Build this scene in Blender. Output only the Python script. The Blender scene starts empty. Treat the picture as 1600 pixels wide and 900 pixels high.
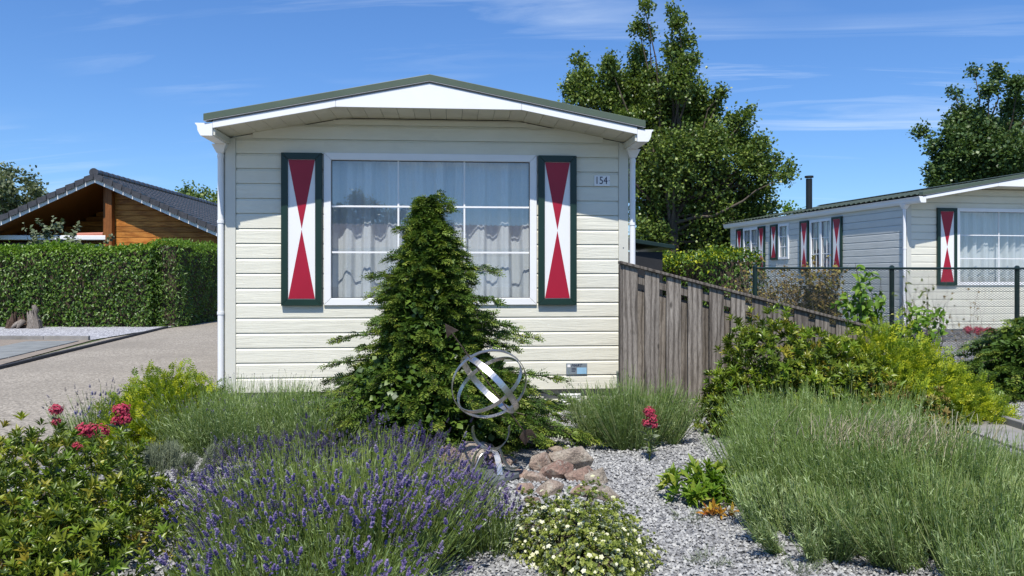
import bpy, bmesh, math, random
import numpy as np
from mathutils import Vector, Matrix, Euler
R = math.radians
rng = np.random.default_rng(7)
random.seed(7)
SC = bpy.context.scene
COL = SC.collection

# ------------------------------------------------------------------ camera, sky, sun, exposure
cd = bpy.data.cameras.new('camera'); cam = bpy.data.objects.new('camera', cd); COL.objects.link(cam)
cam.location = (0, 0, 1.4); cam.rotation_euler = (R(90), 0, 0)
cd.sensor_width = 36; cd.lens = 27; cd.shift_y = -0.0125; cd.clip_start = 0.05; cd.clip_end = 2000
SC.camera = cam
SUN_EL, SUN_AZ = 58, 6.5            # azimuth: degrees west of straight behind the camera
sv = Vector((-math.sin(R(SUN_AZ)) * math.cos(R(SUN_EL)), -math.cos(R(SUN_AZ)) * math.cos(R(SUN_EL)), math.sin(R(SUN_EL))))
ld = bpy.data.lights.new('sun', 'SUN'); ld.energy = 5.0; ld.angle = R(0.53); ld.color = (1.0, 0.955, 0.88)
sun = bpy.data.objects.new('sun', ld); COL.objects.link(sun); sun.rotation_euler = (-sv).to_track_quat('-Z', 'Y').to_euler()

W = bpy.data.worlds.new('World'); SC.world = W; W.use_nodes = True
wn, wl = W.node_tree.nodes, W.node_tree.links
wn.clear()
def N(nodes, t, **k):
    n = nodes.new(t)
    for a, v in k.items():
        if a.startswith('i_'): n.inputs[a[2:].replace('_', ' ')].default_value = v
        else: setattr(n, a, v)
    return n
sky = N(wn, 'ShaderNodeTexSky', sky_type='NISHITA', sun_disc=False, sun_elevation=R(SUN_EL), altitude=0, air_density=1.0, dust_density=0.25, ozone_density=3.0)
sky.sun_rotation = R(180 + SUN_AZ)
tc = N(wn, 'ShaderNodeTexCoord')
sep = N(wn, 'ShaderNodeSeparateXYZ'); wl.new(tc.outputs['Generated'], sep.inputs[0])
def wm(op, a, b=None, c=None):
    n = N(wn, 'ShaderNodeMath', operation=op)
    for i, v in enumerate((a, b, c)):
        if v is None: continue
        if isinstance(v, (int, float)): n.inputs[i].default_value = v
        else: wl.new(v, n.inputs[i])
    return n.outputs[0]
zc = wm('ADD', wm('MAXIMUM', sep.outputs[2], 0.0), 0.12)
cx, cy = wm('DIVIDE', sep.outputs[0], zc), wm('DIVIDE', sep.outputs[1], zc)
comb = N(wn, 'ShaderNodeCombineXYZ'); wl.new(wm('MULTIPLY', cx, 0.55), comb.inputs[0]); wl.new(wm('MULTIPLY_ADD', cy, 3.2, wm('MULTIPLY', cx, 0.35)), comb.inputs[1])
cn = N(wn, 'ShaderNodeTexNoise', i_Scale=1.15, i_Detail=9.0, i_Roughness=0.62, i_Distortion=0.7); wl.new(comb.outputs[0], cn.inputs['Vector'])
big = N(wn, 'ShaderNodeTexNoise', i_Scale=0.9, i_Detail=2.0); 
comb2 = N(wn, 'ShaderNodeCombineXYZ'); wl.new(cx, comb2.inputs[0]); wl.new(cy, comb2.inputs[1]); comb2.inputs[2].default_value = 3.3
wl.new(comb2.outputs[0], big.inputs['Vector'])
cl = wm('MULTIPLY', wm('SMOOTH_MIN', wm('MAXIMUM', wm('MULTIPLY', wm('SUBTRACT', cn.outputs[0], 0.50), 3.6), 0.0), 1.0, 0.2), wm('MINIMUM', wm('MAXIMUM', wm('MULTIPLY', wm('SUBTRACT', big.outputs[0], 0.40), 5.0), 0.0), 1.0))
cl = wm('MULTIPLY', cl, 0.55)
hs = N(wn, 'ShaderNodeHueSaturation', i_Saturation=1.12, i_Value=1.0); hs.inputs['Hue'].default_value = 0.503
wl.new(sky.outputs[0], hs.inputs['Color'])
gm_ = N(wn, 'ShaderNodeGamma', i_Gamma=0.84); wl.new(hs.outputs[0], gm_.inputs[0])
tn = N(wn, 'ShaderNodeMixRGB', blend_type='MULTIPLY'); tn.inputs[0].default_value = 1.0; wl.new(gm_.outputs[0], tn.inputs[1]); tn.inputs[2].default_value = (0.80, 1.13, 1.56, 1)
mx = N(wn, 'ShaderNodeMixRGB'); wl.new(cl, mx.inputs[0]); wl.new(tn.outputs[0], mx.inputs[1]); mx.inputs[2].default_value = (6.6, 7.6, 8.8, 1)
bg = N(wn, 'ShaderNodeBackground', i_Strength=0.120); wl.new(mx.outputs[0], bg.inputs[0])
wo = N(wn, 'ShaderNodeOutputWorld'); wl.new(bg.outputs[0], wo.inputs[0])
SC.view_settings.view_transform = 'Standard'; SC.view_settings.look = 'None'; SC.view_settings.exposure = 0.15; SC.view_settings.gamma = 1.0
try:
    SC.cycles.max_bounces = 8; SC.cycles.transparent_max_bounces = 16
except Exception: pass

# ------------------------------------------------------------------ materials
MATS = {}
class NT:
    def __init__(s, name):
        s.m = bpy.data.materials.new(name); s.m.use_nodes = True; s.n = s.m.node_tree.nodes; s.l = s.m.node_tree.links
        s.n.clear(); s.out = s.n.new('ShaderNodeOutputMaterial'); MATS[name] = s.m
    def node(s, t, **k): return N(s.n, t, **k)
    def link(s, a, b): s.l.new(a, b)
    def coord(s, scale=(1, 1, 1), kind='Object', rand=False):
        t = s.node('ShaderNodeTexCoord'); mp = s.node('ShaderNodeMapping'); mp.inputs['Scale'].default_value = scale
        s.link(t.outputs[kind], mp.inputs[0])
        if rand:
            oi = s.node('ShaderNodeObjectInfo'); mu = s.node('ShaderNodeVectorMath', operation='SCALE'); mu.inputs[3].default_value = 37.0
            cb = s.node('ShaderNodeCombineXYZ'); s.link(oi.outputs['Random'], cb.inputs[0]); s.link(oi.outputs['Random'], cb.inputs[2]); s.link(oi.outputs['Random'], cb.inputs[1])
            s.link(cb.outputs[0], mu.inputs[0]); s.link(mu.outputs[0], mp.inputs['Location'])
        return mp.outputs[0]
    def noise(s, vec, scale, detail=4, rough=0.55, dist=0.0):
        n = s.node('ShaderNodeTexNoise', i_Scale=scale, i_Detail=detail, i_Roughness=rough, i_Distortion=dist); s.link(vec, n.inputs['Vector']); return n.outputs[0]
    def ramp(s, fac, stops):
        r = s.node('ShaderNodeValToRGB'); e = r.color_ramp.elements
        while len(e) < len(stops): e.new(0.5)
        for el, (p, c) in zip(e, stops): el.position = p; el.color = (*c, 1) if len(c) == 3 else c
        s.link(fac, r.inputs[0]); return r.outputs[0]
    def math(s, op, a, b=None):
        n = s.node('ShaderNodeMath', operation=op)
        for i, v in enumerate((a, b)):
            if v is None: continue
            if isinstance(v, (int, float)): n.inputs[i].default_value = v
            else: s.link(v, n.inputs[i])
        return n.outputs[0]
    def mix(s, f, a, b, blend='MIX'):
        n = s.node('ShaderNodeMixRGB', blend_type=blend)
        for i, v in enumerate((f, a, b)):
            if isinstance(v, (int, float)): n.inputs[i].default_value = v
            elif isinstance(v, tuple): n.inputs[i].default_value = (*v, 1)
            else: s.link(v, n.inputs[i])
        return n.outputs[0]
    def bump(s, h, strength=0.3, dist=0.01):
        b = s.node('ShaderNodeBump', i_Strength=strength, i_Distance=dist); s.link(h, b.inputs['Height']); return b.outputs[0]
    def principled(s, col, rough=0.5, spec=0.5, metal=0.0, normal=None):
        p = s.node('ShaderNodeBsdfPrincipled'); p.inputs['Metallic'].default_value = metal; p.inputs['Specular IOR Level'].default_value = spec
        for nm, v in (('Base Color', col), ('Roughness', rough)):
            if isinstance(v, tuple): p.inputs[nm].default_value = (*v, 1)
            elif isinstance(v, (int, float)): p.inputs[nm].default_value = v
            else: s.link(v, p.inputs[nm])
        if normal is not None: s.link(normal, p.inputs['Normal'])
        return p.outputs[0]
    def end(s, sh): s.link(sh, s.out.inputs[0]); return s.m

def mat_paint(name, col, rough=0.45, var=0.06, grain=None, dirt=0.0, bump=0.15, spec=0.4):
    t = NT(name)
    v = t.coord((1, 1, 1), rand=True)
    n = t.noise(v, 3.0, 5)
    c2 = tuple(max(0, x * (1 - 2.2 * var)) for x in col); c1 = tuple(min(1, x * (1 + var)) for x in col)
    c = t.ramp(n, [(0.3, c2), (0.7, c1)])
    if dirt:
        d = t.noise(t.coord((1.2, 1.2, 6), rand=True), 1.6, 6, 0.7)
        c = t.mix(t.math('MULTIPLY', t.ramp(d, [(0.52, (0, 0, 0)), (0.78, (1, 1, 1))]), dirt), c, (0.30, 0.27, 0.18))
    if grain:
        g = t.noise(t.coord(grain, rand=True), 1.0, 6, 0.6, 0.9)
        nm = t.bump(g, bump, 0.012)
    else: nm = t.bump(t.noise(v, 60, 3), bump * 0.4, 0.003)
    return t.end(t.principled(c, rough, spec, 0, nm))

mat_paint('siding', (0.735, 0.715, 0.60), 0.5, 0.02, (3.0, 60, 45), 0.16, 0.42, 0.3)
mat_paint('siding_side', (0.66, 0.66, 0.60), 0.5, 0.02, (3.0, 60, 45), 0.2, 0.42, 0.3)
mat_paint('trim_cream', (0.63, 0.62, 0.54), 0.5, 0.02, None, 0.12)
mat_paint('white_plastic', (0.83, 0.83, 0.82), 0.35, 0.015, None, 0.05)
mat_paint('soffit', (0.62, 0.58, 0.46), 0.55, 0.05, None, 0.35)
mat_paint('dark_green', (0.012, 0.035, 0.026), 0.35, 0.08, None, 0, 0.1, 0.4)
mat_paint('shutter_white', (0.82, 0.82, 0.81), 0.4, 0.01)
mat_paint('shutter_red', (0.36, 0.010, 0.032), 0.38, 0.04)
mat_paint('roof_green', (0.060, 0.080, 0.055), 0.5, 0.12, None, 0.25, 0.2)
mat_paint('roof_edge', (0.085, 0.115, 0.080), 0.45, 0.06, None, 0.1, 0.2)
mat_paint('grey_metal', (0.33, 0.33, 0.33), 0.4, 0.05)
mat_paint('black_metal', (0.013, 0.016, 0.016), 0.45, 0.1)
mat_paint('black_plastic', (0.02, 0.02, 0.022), 0.6, 0.1)
mat_paint('fence_green', (0.010, 0.026, 0.022), 0.4, 0.1)
mat_paint('ink', (0.01, 0.014, 0.05), 0.5, 0.0)
mat_paint('plate_grey', (0.22, 0.26, 0.29), 0.35, 0.1)
mat_paint('plate_blue', (0.30, 0.52, 0.70), 0.35, 0.1)
mat_paint('plinth_grey', (0.30, 0.30, 0.28), 0.8, 0.12, None, 0.3)
mat_paint('room_wall', (0.30, 0.29, 0.27), 0.8, 0.04)
mat_paint('mortar', (0.66, 0.64, 0.60), 0.9, 0.1)
mat_paint('brick_grey', (0.24, 0.22, 0.21), 0.85, 0.3, None, 0.2, 0.4)
mat_paint('awning_red', (0.50, 0.20, 0.14), 0.7, 0.05)
mat_paint('grey_cloth', (0.10, 0.105, 0.115), 0.8, 0.1)
mat_paint('concrete', (0.27, 0.26, 0.245), 0.9, 0.16, None, 0.25, 0.5)
mat_paint('edging_dark', (0.035, 0.035, 0.038), 0.8, 0.2)
mat_paint('slab_grey', (0.235, 0.245, 0.235), 0.85, 0.12, None, 0.15, 0.4)
mat_paint('slate', (0.13, 0.145, 0.15), 0.6, 0.15, None, 0, 0.4)
mat_paint('terracotta', (0.19, 0.125, 0.10), 0.75, 0.2, None, 0.3, 0.3)
mat_paint('brick_warm', (0.30, 0.20, 0.15), 0.85, 0.2)

def m_steel():
    t = NT('steel'); v = t.coord((1, 1, 1))
    n = t.noise(v, 18, 5, 0.7)
    c = t.ramp(n, [(0.3, (0.30, 0.27, 0.23)), (0.55, (0.56, 0.55, 0.53))])
    r = t.ramp(n, [(0.3, (0.5,) * 3), (0.6, (0.27,) * 3)])
    return t.end(t.principled(c, r, 0.5, 0.95, t.bump(t.noise(v, 120, 3), 0.15, 0.002)))
m_steel()
def m_rust():
    t = NT('rusty_steel'); v = t.coord((1, 1, 1))
    return t.end(t.principled(t.ramp(t.noise(v, 25, 5), [(0.3, (0.09, 0.06, 0.045)), (0.7, (0.20, 0.15, 0.115))]), 0.7, 0.4, 0.5, t.bump(t.noise(v, 150, 3), 0.3, 0.002)))
m_rust()
def m_oldwood(name, a, b, c, scale=(9, 9, 0.7), rough=0.85, rand=True, bump=0.6):
    t = NT(name); v = t.coord(scale, rand=rand)
    n1 = t.noise(v, 3.0, 8, 0.65, 0.6)
    fine = t.noise(t.coord(tuple(x * 6 for x in scale), rand=rand), 4.0, 4, 0.7, 0.3)
    w = t.node('ShaderNodeTexWave', wave_type='RINGS', rings_direction='Z', i_Scale=1.1, i_Distortion=7.0, i_Detail=3.0); w.inputs['Detail Scale'].default_value = 1.2
    t.link(t.coord((scale[0] * .8, scale[1] * .8, scale[2] * 1.2), rand=rand), w.inputs['Vector'])
    k = t.node('ShaderNodeTexVoronoi', feature='F1', i_Scale=1.0); t.link(t.coord((7, 7, 3.2) if scale[2] < scale[0] else (2, 7, 7), rand=rand), k.inputs['Vector'])
    knot = t.ramp(k.outputs['Distance'], [(0.05, (1, 1, 1)), (0.13, (0, 0, 0))])
    base = t.ramp(n1, [(0.28, a), (0.5, b), (0.72, c)])
    base = t.mix(0.45, base, t.ramp(w.outputs[0], [(0.0, a), (0.6, c)]))
    base = t.mix(t.math('MULTIPLY', t.ramp(fine, [(0.35, (1, 1, 1)), (0.52, (0, 0, 0))]), 0.55), base, tuple(x * .4 for x in a))
    oi = t.node('ShaderNodeObjectInfo')
    base = t.mix(1.0, base, t.ramp(oi.outputs['Random'], [(0, (0.62, 0.60, 0.58)), (1, (1.2, 1.18, 1.15))]), 'MULTIPLY')
    base = t.mix(t.math('MULTIPLY', knot, 0.7), base, tuple(x * .35 for x in a))
    h = t.mix(0.5, fine, n1)
    return t.end(t.principled(base, rough, 0.25, 0, t.bump(h, bump, 0.008)))
m_oldwood('weathered_wood', (0.062, 0.052, 0.043), (0.178, 0.156, 0.135), (0.36, 0.325, 0.285))
m_oldwood('honey_wood', (0.27, 0.085, 0.014), (0.50, 0.19, 0.034), (0.62, 0.27, 0.06), (0.7, 9, 9), 0.5, True, 0.2)
m_oldwood('honey_post', (0.15, 0.052, 0.014), (0.25, 0.09, 0.024), (0.36, 0.14, 0.04), (9, 9, 0.7), 0.5, True, 0.2)
def m_tile():
    t = NT('roof_tile'); v = t.coord((1, 1, 1), rand=True)
    return t.end(t.principled(t.ramp(t.noise(v, 5, 6, 0.7), [(0.3, (0.030, 0.030, 0.034)), (0.75, (0.085, 0.080, 0.084))]), 0.42, 0.5, 0, t.bump(t.noise(v, 40, 4), 0.3, 0.005)))
m_tile()
def m_glass():
    t = NT('glass')
    ge = t.node('ShaderNodeNewGeometry'); dt = t.node('ShaderNodeVectorMath', operation='DOT_PRODUCT'); t.link(ge.outputs['Normal'], dt.inputs[0]); t.link(ge.outputs['Incoming'], dt.inputs[1])
    fr = t.math('ADD', 0.15, t.math('MULTIPLY', 0.85, t.math('POWER', t.math('SUBTRACT', 1.0, t.math('ABSOLUTE', dt.outputs['Value'])), 5.0)))
    gl = t.node('ShaderNodeBsdfGlossy', i_Roughness=0.0); tr = t.node('ShaderNodeBsdfTransparent')
    gl.inputs['Color'].default_value = (1, 1, 1, 1); tr.inputs['Color'].default_value = (0.90, 0.94, 0.95, 1)
    w = t.noise(t.coord((1, 1, 1)), 1.3, 2); t.link(t.bump(w, 0.05, 0.02), gl.inputs['Normal'])
    mxs = t.node('ShaderNodeMixShader'); t.link(fr, mxs.inputs[0]); t.link(tr.outputs[0], mxs.inputs[1]); t.link(gl.outputs[0], mxs.inputs[2])
    return t.end(mxs.outputs[0])
m_glass()
def m_curtain():
    t = NT('net_curtain'); v = t.coord((1, 1, 1))
    weave = t.noise(t.coord((220, 220, 60)), 1.0, 2)
    c = t.ramp(weave, [(0.3, (0.80, 0.81, 0.82)), (0.7, (0.93, 0.93, 0.93))])
    d = t.node('ShaderNodeBsdfDiffuse'); t.link(c, d.inputs[0]); tl = t.node('ShaderNodeBsdfTranslucent'); t.link(c, tl.inputs[0])
    m1 = t.node('ShaderNodeMixShader', i_Fac=0.25); t.link(d.outputs[0], m1.inputs[1]); t.link(tl.outputs[0], m1.inputs[2])
    tr = t.node('ShaderNodeBsdfTransparent'); m2 = t.node('ShaderNodeMixShader', i_Fac=0.12); t.link(m1.outputs[0], m2.inputs[1]); t.link(tr.outputs[0], m2.inputs[2])
    return t.end(m2.outputs[0])
m_curtain()

def mat_leaf(name, stops, rough=0.42, trans=0.22, spec=0.4, tone=None, tonecol=None):
    """leaf colour varies by leaf (attribute rnd) and by clump (noise over the plant)"""
    t = NT(name)
    a = t.node('ShaderNodeAttribute', attribute_name='rnd'); oi = t.node('ShaderNodeObjectInfo')
    f = t.math('FRACT', t.math('ADD', a.outputs['Fac'], oi.outputs['Random']))
    g = t.noise(t.coord((1, 1, 1), 'Object'), 3.5, 2)
    f2 = t.math('ADD', t.math('MULTIPLY', f, 0.72), t.math('MULTIPLY', g, 0.28))
    c = t.ramp(f2, stops)
    p = t.principled(c, rough, spec)
    tl = t.node('ShaderNodeBsdfTranslucent'); c2 = t.mix(1.0, c, (1.25, 1.35, 0.6), 'MULTIPLY'); t.link(c2, tl.inputs[0])
    m = t.node('ShaderNodeMixShader', i_Fac=trans); t.link(p, m.inputs[1]); t.link(tl.outputs[0], m.inputs[2])
    return t.end(m.outputs[0])
mat_leaf('leaf_laurel', [(0.1, (0.054, 0.089, 0.013)), (0.45, (0.118, 0.171, 0.021)), (0.72, (0.208, 0.26, 0.031)), (0.86, (0.342, 0.283, 0.039)), (0.93, (0.18, 0.067, 0.026))], 0.32, 0.22, 0.5)
mat_leaf('leaf_laurel_young', [(0.1, (0.135, 0.228, 0.024)), (0.6, (0.223, 0.312, 0.036)), (0.9, (0.365, 0.372, 0.048))], 0.35, 0.32, 0.45)
mat_leaf('leaf_conifer', [(0.1, (0.035, 0.075, 0.015)), (0.5, (0.066, 0.123, 0.02)), (0.9, (0.133, 0.204, 0.027))], 0.4, 0.15, 0.45)
mat_leaf('leaf_conifer_tip', [(0.1, (0.104, 0.164, 0.025)), (0.5, (0.175, 0.239, 0.036)), (0.9, (0.294, 0.329, 0.057))], 0.45, 0.25, 0.35)
mat_leaf('leaf_ivy', [(0.1, (0.031, 0.074, 0.013)), (0.5, (0.072, 0.143, 0.018)), (0.85, (0.137, 0.222, 0.029))], 0.36, 0.22, 0.4)
mat_leaf('leaf_bright', [(0.1, (0.086, 0.172, 0.017)), (0.5, (0.138, 0.253, 0.025)), (0.9, (0.218, 0.333, 0.04))], 0.4, 0.32, 0.4)
mat_leaf('leaf_yellowgreen', [(0.1, (0.134, 0.202, 0.014)), (0.4, (0.249, 0.328, 0.022)), (0.75, (0.458, 0.493, 0.026)), (0.95, (0.594, 0.553, 0.048))], 0.45, 0.28, 0.3)
mat_leaf('leaf_lime', [(0.1, (0.15, 0.194, 0.036)), (0.5, (0.275, 0.325, 0.063)), (0.9, (0.45, 0.475, 0.144))], 0.5, 0.3, 0.3)
mat_leaf('leaf_tree', [(0.1, (0.061, 0.107, 0.025)), (0.5, (0.119, 0.183, 0.036)), (0.85, (0.215, 0.267, 0.052))], 0.4, 0.2, 0.4)
mat_leaf('leaf_tree_dark', [(0.1, (0.043, 0.083, 0.029)), (0.5, (0.08, 0.137, 0.04)), (0.9, (0.143, 0.205, 0.054))], 0.4, 0.2, 0.4)
mat_leaf('leaf_willow', [(0.1, (0.085, 0.111, 0.058)), (0.5, (0.143, 0.176, 0.091)), (0.9, (0.221, 0.247, 0.143))], 0.5, 0.25, 0.3)
mat_leaf('leaf_lavender', [(0.1, (0.125, 0.188, 0.077)), (0.5, (0.225, 0.312, 0.119)), (0.9, (0.453, 0.536, 0.289))], 0.6, 0.2, 0.2)
mat_leaf('stem_lavender', [(0.1, (0.111, 0.179, 0.034)), (0.5, (0.178, 0.264, 0.05)), (0.9, (0.327, 0.386, 0.108))], 0.55, 0.2, 0.25)
mat_leaf('stem_grass', [(0.05, (0.121, 0.202, 0.047)), (0.4, (0.211, 0.32, 0.074)), (0.72, (0.331, 0.438, 0.125)), (0.93, (0.678, 0.69, 0.374))], 0.55, 0.22, 0.25)
mat_leaf('straw', [(0.1, (0.375, 0.338, 0.208)), (0.9, (0.6, 0.55, 0.39))], 0.7, 0.2, 0.2)
mat_leaf('leaf_grey', [(0.1, (0.125, 0.156, 0.094)), (0.5, (0.188, 0.225, 0.138)), (0.9, (0.312, 0.35, 0.237))], 0.65, 0.15, 0.2)
mat_leaf('petal_purple', [(0.1, (0.107, 0.077, 0.21)), (0.5, (0.189, 0.146, 0.32)), (0.9, (0.341, 0.276, 0.44))], 0.6, 0.25, 0.2)
mat_leaf('petal_pale', [(0.1, (0.16, 0.14, 0.24)), (0.9, (0.30, 0.27, 0.40))], 0.6, 0.25, 0.2)
mat_leaf('bud_grey', [(0.1, (0.09, 0.08, 0.10)), (0.9, (0.20, 0.18, 0.22))], 0.7, 0.15, 0.2)
mat_leaf('petal_red', [(0.1, (0.36, 0.02, 0.06)), (0.5, (0.50, 0.055, 0.11)), (0.9, (0.62, 0.14, 0.19))], 0.55, 0.25, 0.2)
mat_leaf('petal_white', [(0.1, (0.66, 0.64, 0.42)), (0.9, (0.82, 0.80, 0.62))], 0.55, 0.25, 0.2)
mat_leaf('leaf_dry', [(0.1, (0.14, 0.098, 0.042)), (0.5, (0.238, 0.168, 0.06)), (0.9, (0.28, 0.266, 0.06))], 0.7, 0.15, 0.2)
mat_leaf('leaf_autumn', [(0.1, (0.30, 0.06, 0.02)), (0.4, (0.45, 0.22, 0.03)), (0.9, (0.52, 0.42, 0.06))], 0.5, 0.25, 0.3)
mat_leaf('bark', [(0.1, (0.055, 0.042, 0.030)), (0.9, (0.12, 0.10, 0.08))], 0.9, 0.0, 0.1)
mat_leaf('twig_grey', [(0.1, (0.12, 0.10, 0.085)), (0.9, (0.26, 0.23, 0.20))], 0.9, 0.0, 0.1)
mat_leaf('gravel_chip', [(0.05, (0.126, 0.126, 0.128)), (0.35, (0.26, 0.26, 0.258)), (0.65, (0.37, 0.37, 0.358)), (0.92, (0.52, 0.512, 0.482))], 0.85, 0.0, 0.2)
def m_rock():
    t = NT('rock'); v = t.coord((1, 1, 1), rand=True); oi = t.node('ShaderNodeObjectInfo')
    n = t.noise(v, 7, 8, 0.65, 0.4)
    c = t.ramp(n, [(0.3, (0.17, 0.095, 0.075)), (0.5, (0.31, 0.20, 0.155)), (0.68, (0.43, 0.35, 0.27))])
    c = t.mix(t.ramp(oi.outputs['Random'], [(0.2, (0, 0, 0)), (1, (0.75,) * 3)]), c, t.ramp(n, [(0.3, (0.27, 0.25, 0.20)), (0.7, (0.47, 0.44, 0.35))]))
    sp = t.noise(v, 60, 3, 0.6); c = t.mix(t.math('MULTIPLY', t.ramp(sp, [(0.40, (1, 1, 1)), (0.50, (0, 0, 0))]), 0.55), c, (0.11, 0.085, 0.07))
    li = t.noise(v, 16, 6, 0.75); c = t.mix(t.math('MULTIPLY', t.ramp(li, [(0.56, (0, 0, 0)), (0.66, (1, 1, 1))]), 0.6), c, (0.50, 0.48, 0.41))
    st = t.noise(t.coord((4, 4, 26), rand=True), 1.0, 5, 0.6, 1.0)
    return t.end(t.principled(c, 0.85, 0.25, 0, t.bump(t.mix(0.5, t.mix(0.5, n, st), t.noise(v, 45, 5, 0.7)), 1.0, 0.035)))
m_rock()
def m_ground(name, stops, sc, bump=0.5, big=None, rough=0.95, dist=0.01):
    t = NT(name); v = t.coord((1, 1, 1))
    vo = t.node('ShaderNodeTexVoronoi', feature='F1', i_Scale=sc); t.link(v, vo.inputs['Vector'])
    sp = t.node('ShaderNodeSeparateColor'); t.link(vo.outputs['Color'], sp.inputs[0])
    c = t.ramp(sp.outputs[0], stops)
    if big: c = t.mix(t.math('MULTIPLY', t.ramp(t.noise(v, 0.55, 6, 0.65), [(0.42, (0, 0, 0)), (0.66, (1, 1, 1))]), big[0]), c, big[1])
    return t.end(t.principled(c, rough, 0.2, 0, t.bump(t.math('SUBTRACT', 1.0, vo.outputs['Distance']), bump, dist)))
m_ground('ground_far', [(0.2, (0.05, 0.07, 0.025)), (0.8, (0.09, 0.11, 0.04))], 9)
m_ground('driveway', [(0.0, (0.205, 0.182, 0.150)), (0.5, (0.298, 0.264, 0.214)), (1.0, (0.45, 0.402, 0.33))], 45, 0.5, (0.6, (0.222, 0.196, 0.160)), 0.9, 0.004)
m_ground('gravel_base', [(0.0, (0.09, 0.09, 0.09)), (0.5, (0.20, 0.20, 0.20)), (1.0, (0.36, 0.36, 0.355))], 48, 0.9)
m_ground('gravel_far', [(0.0, (0.12, 0.12, 0.13)), (0.4, (0.32, 0.32, 0.335)), (1.0, (0.62, 0.62, 0.63))], 34, 0.9)
m_ground('soil', [(0.0, (0.045, 0.035, 0.026)), (1.0, (0.09, 0.07, 0.05))], 40, 0.6)
def m_pavers():
    t = NT('pavers'); b = t.node('ShaderNodeTexBrick', i_Scale=1.0); t.link(t.coord((1, 1, 1)), b.inputs['Vector'])
    b.inputs['Color1'].default_value = (0.31, 0.255, 0.20, 1); b.inputs['Color2'].default_value = (0.25, 0.215, 0.175, 1); b.inputs['Mortar'].default_value = (0.16, 0.14, 0.12, 1)
    b.inputs['Mortar Size'].default_value = 0.006; b.inputs['Brick Width'].default_value = 0.21; b.inputs['Row Height'].default_value = 0.105
    return t.end(t.principled(b.outputs[0], 0.9, 0.2, 0, t.bump(b.outputs['Fac'], -0.4, 0.004)))
m_pavers()

# ------------------------------------------------------------------ object helpers
def link(o, parent=None, kind=None, label=None, cat=None, group=None):
    COL.objects.link(o)
    if parent is not None: o.parent = parent
    for k, v in (('kind', kind), ('label', label), ('category', cat), ('group', group)):
        if v: o[k] = v
    return o
def thing(name, label, cat, loc=(0, 0, 0), rz=0, group=None):
    o = bpy.data.objects.new(name, None); o.empty_display_size = 0.1; o.location = loc; o.rotation_euler = (0, 0, rz)
    return link(o, None, None, label, cat, group)
class MB:
    """collects boxes, prisms and tubes into one mesh"""
    def __init__(s): s.v, s.f, s.m = [], [], []
    def add(s, vs, fs, mi=0):
        o = len(s.v); s.v += [tuple(p) for p in vs]; s.f += [tuple(o + i for i in f) for f in fs]; s.m += [mi] * len(fs); return s
    def box(s, x0, x1, y0, y1, z0, z1, mi=0):
        v = [(x, y, z) for z in (z0, z1) for y in (y0, y1) for x in (x0, x1)]
        return s.add(v, [(0, 2, 3, 1), (4, 5, 7, 6), (0, 1, 5, 4), (2, 6, 7, 3), (0, 4, 6, 2), (1, 3, 7, 5)], mi)
    def prism(s, pts, a, b, axis='x', mi=0):
        n = len(pts)
        def P(t, p):
            return {'x': (t, p[0], p[1]), 'y': (p[0], t, p[1]), 'z': (p[0], p[1], t)}[axis]
        v = [P(a, p) for p in pts] + [P(b, p) for p in pts]
        f = [tuple(range(n))[::-1], tuple(range(n, 2 * n))] + [(i, (i + 1) % n, n + (i + 1) % n, n + i) for i in range(n)]
        return s.add(v, f, mi)
    def tube(s, pts, r, seg=8, mi=0, cap=True):
        pts = [Vector(p) for p in pts]; rs = r if isinstance(r, (list, tuple)) else [r] * len(pts)
        rings = []; up = None
        for i, p in enumerate(pts):
            d = (pts[min(i + 1, len(pts) - 1)] - pts[max(i - 1, 0)]).normalized()
            if up is None: up = Vector((0, 0, 1)) if abs(d.z) < 0.9 else Vector((1, 0, 0))
            a = d.cross(up).normalized(); b = a.cross(d).normalized(); up = b
            rings.append([p + (a * math.cos(2 * math.pi * k / seg) + b * math.sin(2 * math.pi * k / seg)) * rs[i] for k in range(seg)])
        v = [q for g in rings for q in g]; f = []
        for i in range(len(pts) - 1):
            for k in range(seg):
                k2 = (k + 1) % seg; f.append((i * seg + k, i * seg + k2, (i + 1) * seg + k2, (i + 1) * seg + k))
        if cap: f += [tuple(range(seg))[::-1], tuple((len(pts) - 1) * seg + k for k in range(seg))]
        return s.add(v, f, mi)
    def build(s, name, mats, parent=None, bevel=0, smooth=False, kind=None, label=None, cat=None, group=None, loc=None, rot=None):
        me = bpy.data.meshes.new(name); me.from_pydata(s.v, [], s.f)
        for m in ([mats] if isinstance(mats, str) else mats): me.materials.append(MATS[m])
        me.polygons.foreach_set('material_index', s.m)
        if smooth: me.polygons.foreach_set('use_smooth', [True] * len(s.f))
        bm = bmesh.new(); bm.from_mesh(me); bmesh.ops.recalc_face_normals(bm, faces=bm.faces); bm.to_mesh(me); bm.free()
        o = bpy.data.objects.new(name, me); link(o, parent, kind, label, cat, group)
        if loc: o.location = loc
        if rot: o.rotation_euler = rot
        if bevel:
            b = o.modifiers.new('edge', 'BEVEL'); b.width = bevel; b.segments = 2; b.limit_method = 'ANGLE'
        return o

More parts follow.
